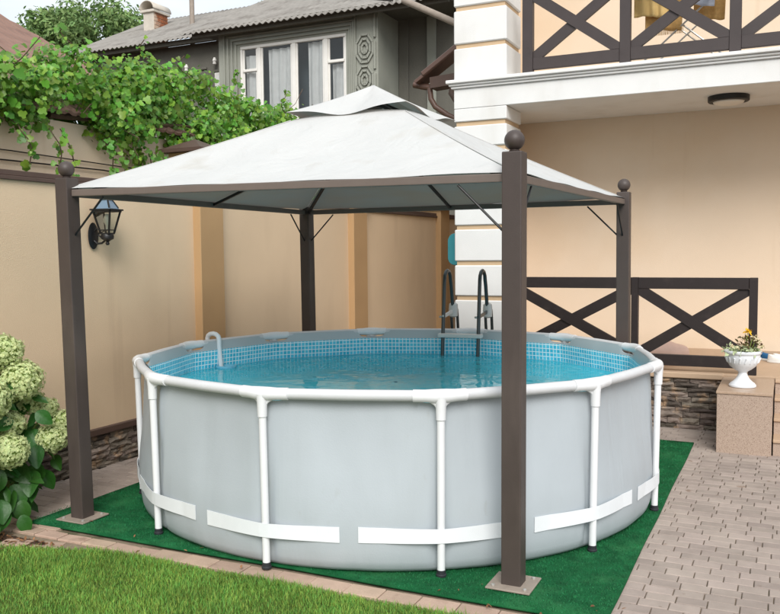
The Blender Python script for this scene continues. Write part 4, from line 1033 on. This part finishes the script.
n = 170; t = r.uniform(0, 6.3, n); q = r.uniform(.03, .165, n); P = np.stack([q * np.cos(t) - .02, q * np.sin(t), r.uniform(.0, .055, n)], 1); V, F = scatter(OV, OF, P, r.normal(0, .5, (n, 3)) + [0, -.2, .8], r.uniform(.025, .05, n), r.uniform(0, 6.3, n))
link('silver_leaves', np_mesh('silver_leaves', V, F, M['petalg']), fl)
fs = MB()
for (x, y, z, m, s_) in ((.035, -.02, .175, 'petaly', .042), (.10, -.03, .115, 'petalw', .026), (.135, 0, .10, 'petalw', .024), (.075, -.05, .13, 'petalw', .024), (.10, .05, .13, 'petalw', .024), (-.09, -.06, .06, 'petalw', .024), (.02, .04, .12, 'petaly', .03), (.15, -.03, .06, 'petalw', .024), (-.04, -.1, .05, 'petalw', .022)):
    n = 16; d = r.normal(size=(n, 3)); d[:, 2] = np.abs(d[:, 2]); V, F = scatter(OV, OF, d * .006, d + [0, 0, .2], np.full(n, s_), r.uniform(0, 6.3, n)); link('blossom', np_mesh('blossom', V, F, M[m]), fl, (x, y, z)); fs.tube([(x * .5, y * .5, -.005), (x, y, z)], .003, 5)
fs.build('stem', M['stem'], fl); fl.scale = (1.22, 1.22, 1.3)
cl = empty('ceiling_lamp', (2.65, 4.2, 3.914), 'round dark-rimmed ceiling lamp on the underside of the balcony', 'lamp')
rg = MB().lathe([(.235, 0), (.235, -.055), (.225, -.065), (.185, -.067), (.185, -.03)], 40).build('rim', M['black'], cl, smooth=True)
MB().lathe([(.184, -.05), (.17, -.078), (.11, -.098), (.02, -.105)], 40).build('diffuser', M['diff'], cl, smooth=True)
# drying rack with clothes on the balcony
dr = empty('drying_rack', (2.15, 4.15, 4.273), 'folding metal clothes rack standing on the balcony', 'drying rack')
for y in (-.25, .25):
    MB().tube([(-.55, y, 0), (.55, y * 1.0, .95)], .011, 8).build('leg', M['steel'], dr, smooth=True); MB().tube([(.55, y + .03, 0), (-.55, y + .03, .95)], .011, 8).build('leg', M['steel'], dr, smooth=True)
for i in range(8): MB().tube([(-.6 + i * .17, -.3, .96), (-.6 + i * .17, .3, .96)], .005, 6).build('bar', M['steel'], dr, smooth=True)
def cloth(name, x0, x1, y, z0, z1, m, label, fold=20, amp=.018, fringe=False):
    b = MB(); b.grid(lambda u, v: (x0 + (x1 - x0) * u + .02 * (1 - v) * math.sin(u * 5), y + amp * math.sin(u * fold) * (1 - v * .6), z0 + (z1 - z0) * v + .02 * math.sin(u * 4 + 1) * (1 - v)), 40, 12)
    o = b.build(name, M[m], None, smooth=True); solid(o, .006); tag(o, label, 'cloth')
    if fringe:
        f = MB()
        for i in range(36): x = x0 + (x1 - x0) * (i + .5) / 36; f.bar((x, y, z0 + .03), (x + random.uniform(-.004, .004), y, z0 - .05), .006, .004, (0, 1, 0))
        f.build('fringe', M[m], o)
    return o
cloth('towel', 1.60, 2.02, 3.84, 4.86, 5.24, 'yellow', 'plain mustard towel hanging at the left of the balcony rack', 22)
cloth('towel', 1.72, 2.16, 3.90, 4.70, 5.24, 'ycheck', 'fringed ochre towel hanging behind the mustard towel', 12, .012, True)
cloth('shirt', 2.16, 2.52, 3.86, 4.93, 5.24, 'pale', 'pale bluish white laundry hanging beside the towels', 14)
cloth('towel', 2.26, 2.62, 4.02, 4.80, 5.24, 'ycheck', 'brown checked cloth hanging under the pale laundry', 16)
# bundle, shoes and other bits on the porch
bd = MB()
def blob(c, rx, ry, rz, s):
    b0 = MB().lathe([(math.sin(t) + .001, -math.cos(t)) for t in np.linspace(0, PI, 13)], 22); o_ = len(bd.v)
    bd.v += [(c[0] + x * rx * (1 + .10 * math.sin(5 * y + s) + .06 * math.sin(9 * x + s)), c[1] + y * ry, c[2] + max(-1, z) * rz * (1 + .08 * math.sin(6 * x + 3 * y + s))) for x, y, z in b0.v]; bd.f += [tuple(i + o_ for i in f) for f in b0.f]
blob((0, 0, .14), .30, .18, .14, 1)
bo = bd.build('cloth_bundle', M['pink'], None, (1.93, 4.2, .67), smooth=True); tag(bo, 'pale pink rolled bundle lying behind the porch railing', 'bundle')
def shoe(name, loc, rz, m, label):
    s = empty(name, loc, label, 'shoe', None); s.rotation_euler = (0, 0, rz)
    sole = MB(); up = MB(); n = 20
    def outl(t, k): return ((.047 + .008 * math.cos(t)) * math.sin(t) * k, -.135 * math.cos(t) * k)
    for z in (0, .028):
        for i in range(n): x, y = outl(2 * PI * i / n, 1); sole.v.append((x, y, z))
    sole.f = [tuple(reversed(range(n))), tuple(range(n, 2 * n))] + [(i, (i + 1) % n, n + (i + 1) % n, n + i) for i in range(n)]
    sole.build('sole', M['whitec'], s, bevel=.004)
    for j, (z, k) in enumerate(((.029, .95), (.055, .93), (.075, .75), (.085, .5))):
        for i in range(n):
            x, y = outl(2 * PI * i / n, k); hz_ = z + (.035 * max(0, y / .135) if j > 1 else 0); up.v.append((x, y + (.02 if j > 1 else 0), hz_))
    for j in range(3): up.f += [(j * n + i, j * n + (i + 1) % n, (j + 1) * n + (i + 1) % n, (j + 1) * n + i) for i in range(n)]
    up.f.append(tuple(range(3 * n, 4 * n))); up.build('upper', M[m], s, smooth=True)
shoe('shoe', (3.24, 4.83, .657), 1.3, 'whitec', 'white rubber shoe on the porch floor right of the urn')
shoe('shoe', (3.30, 4.98, .657), 1.7, 'whitec', 'second white shoe on the porch behind the nearer white one')
shoe('shoe', (3.12, 5.02, .657), .9, 'bluecl', 'blue shoe on the porch floor close behind the urn')
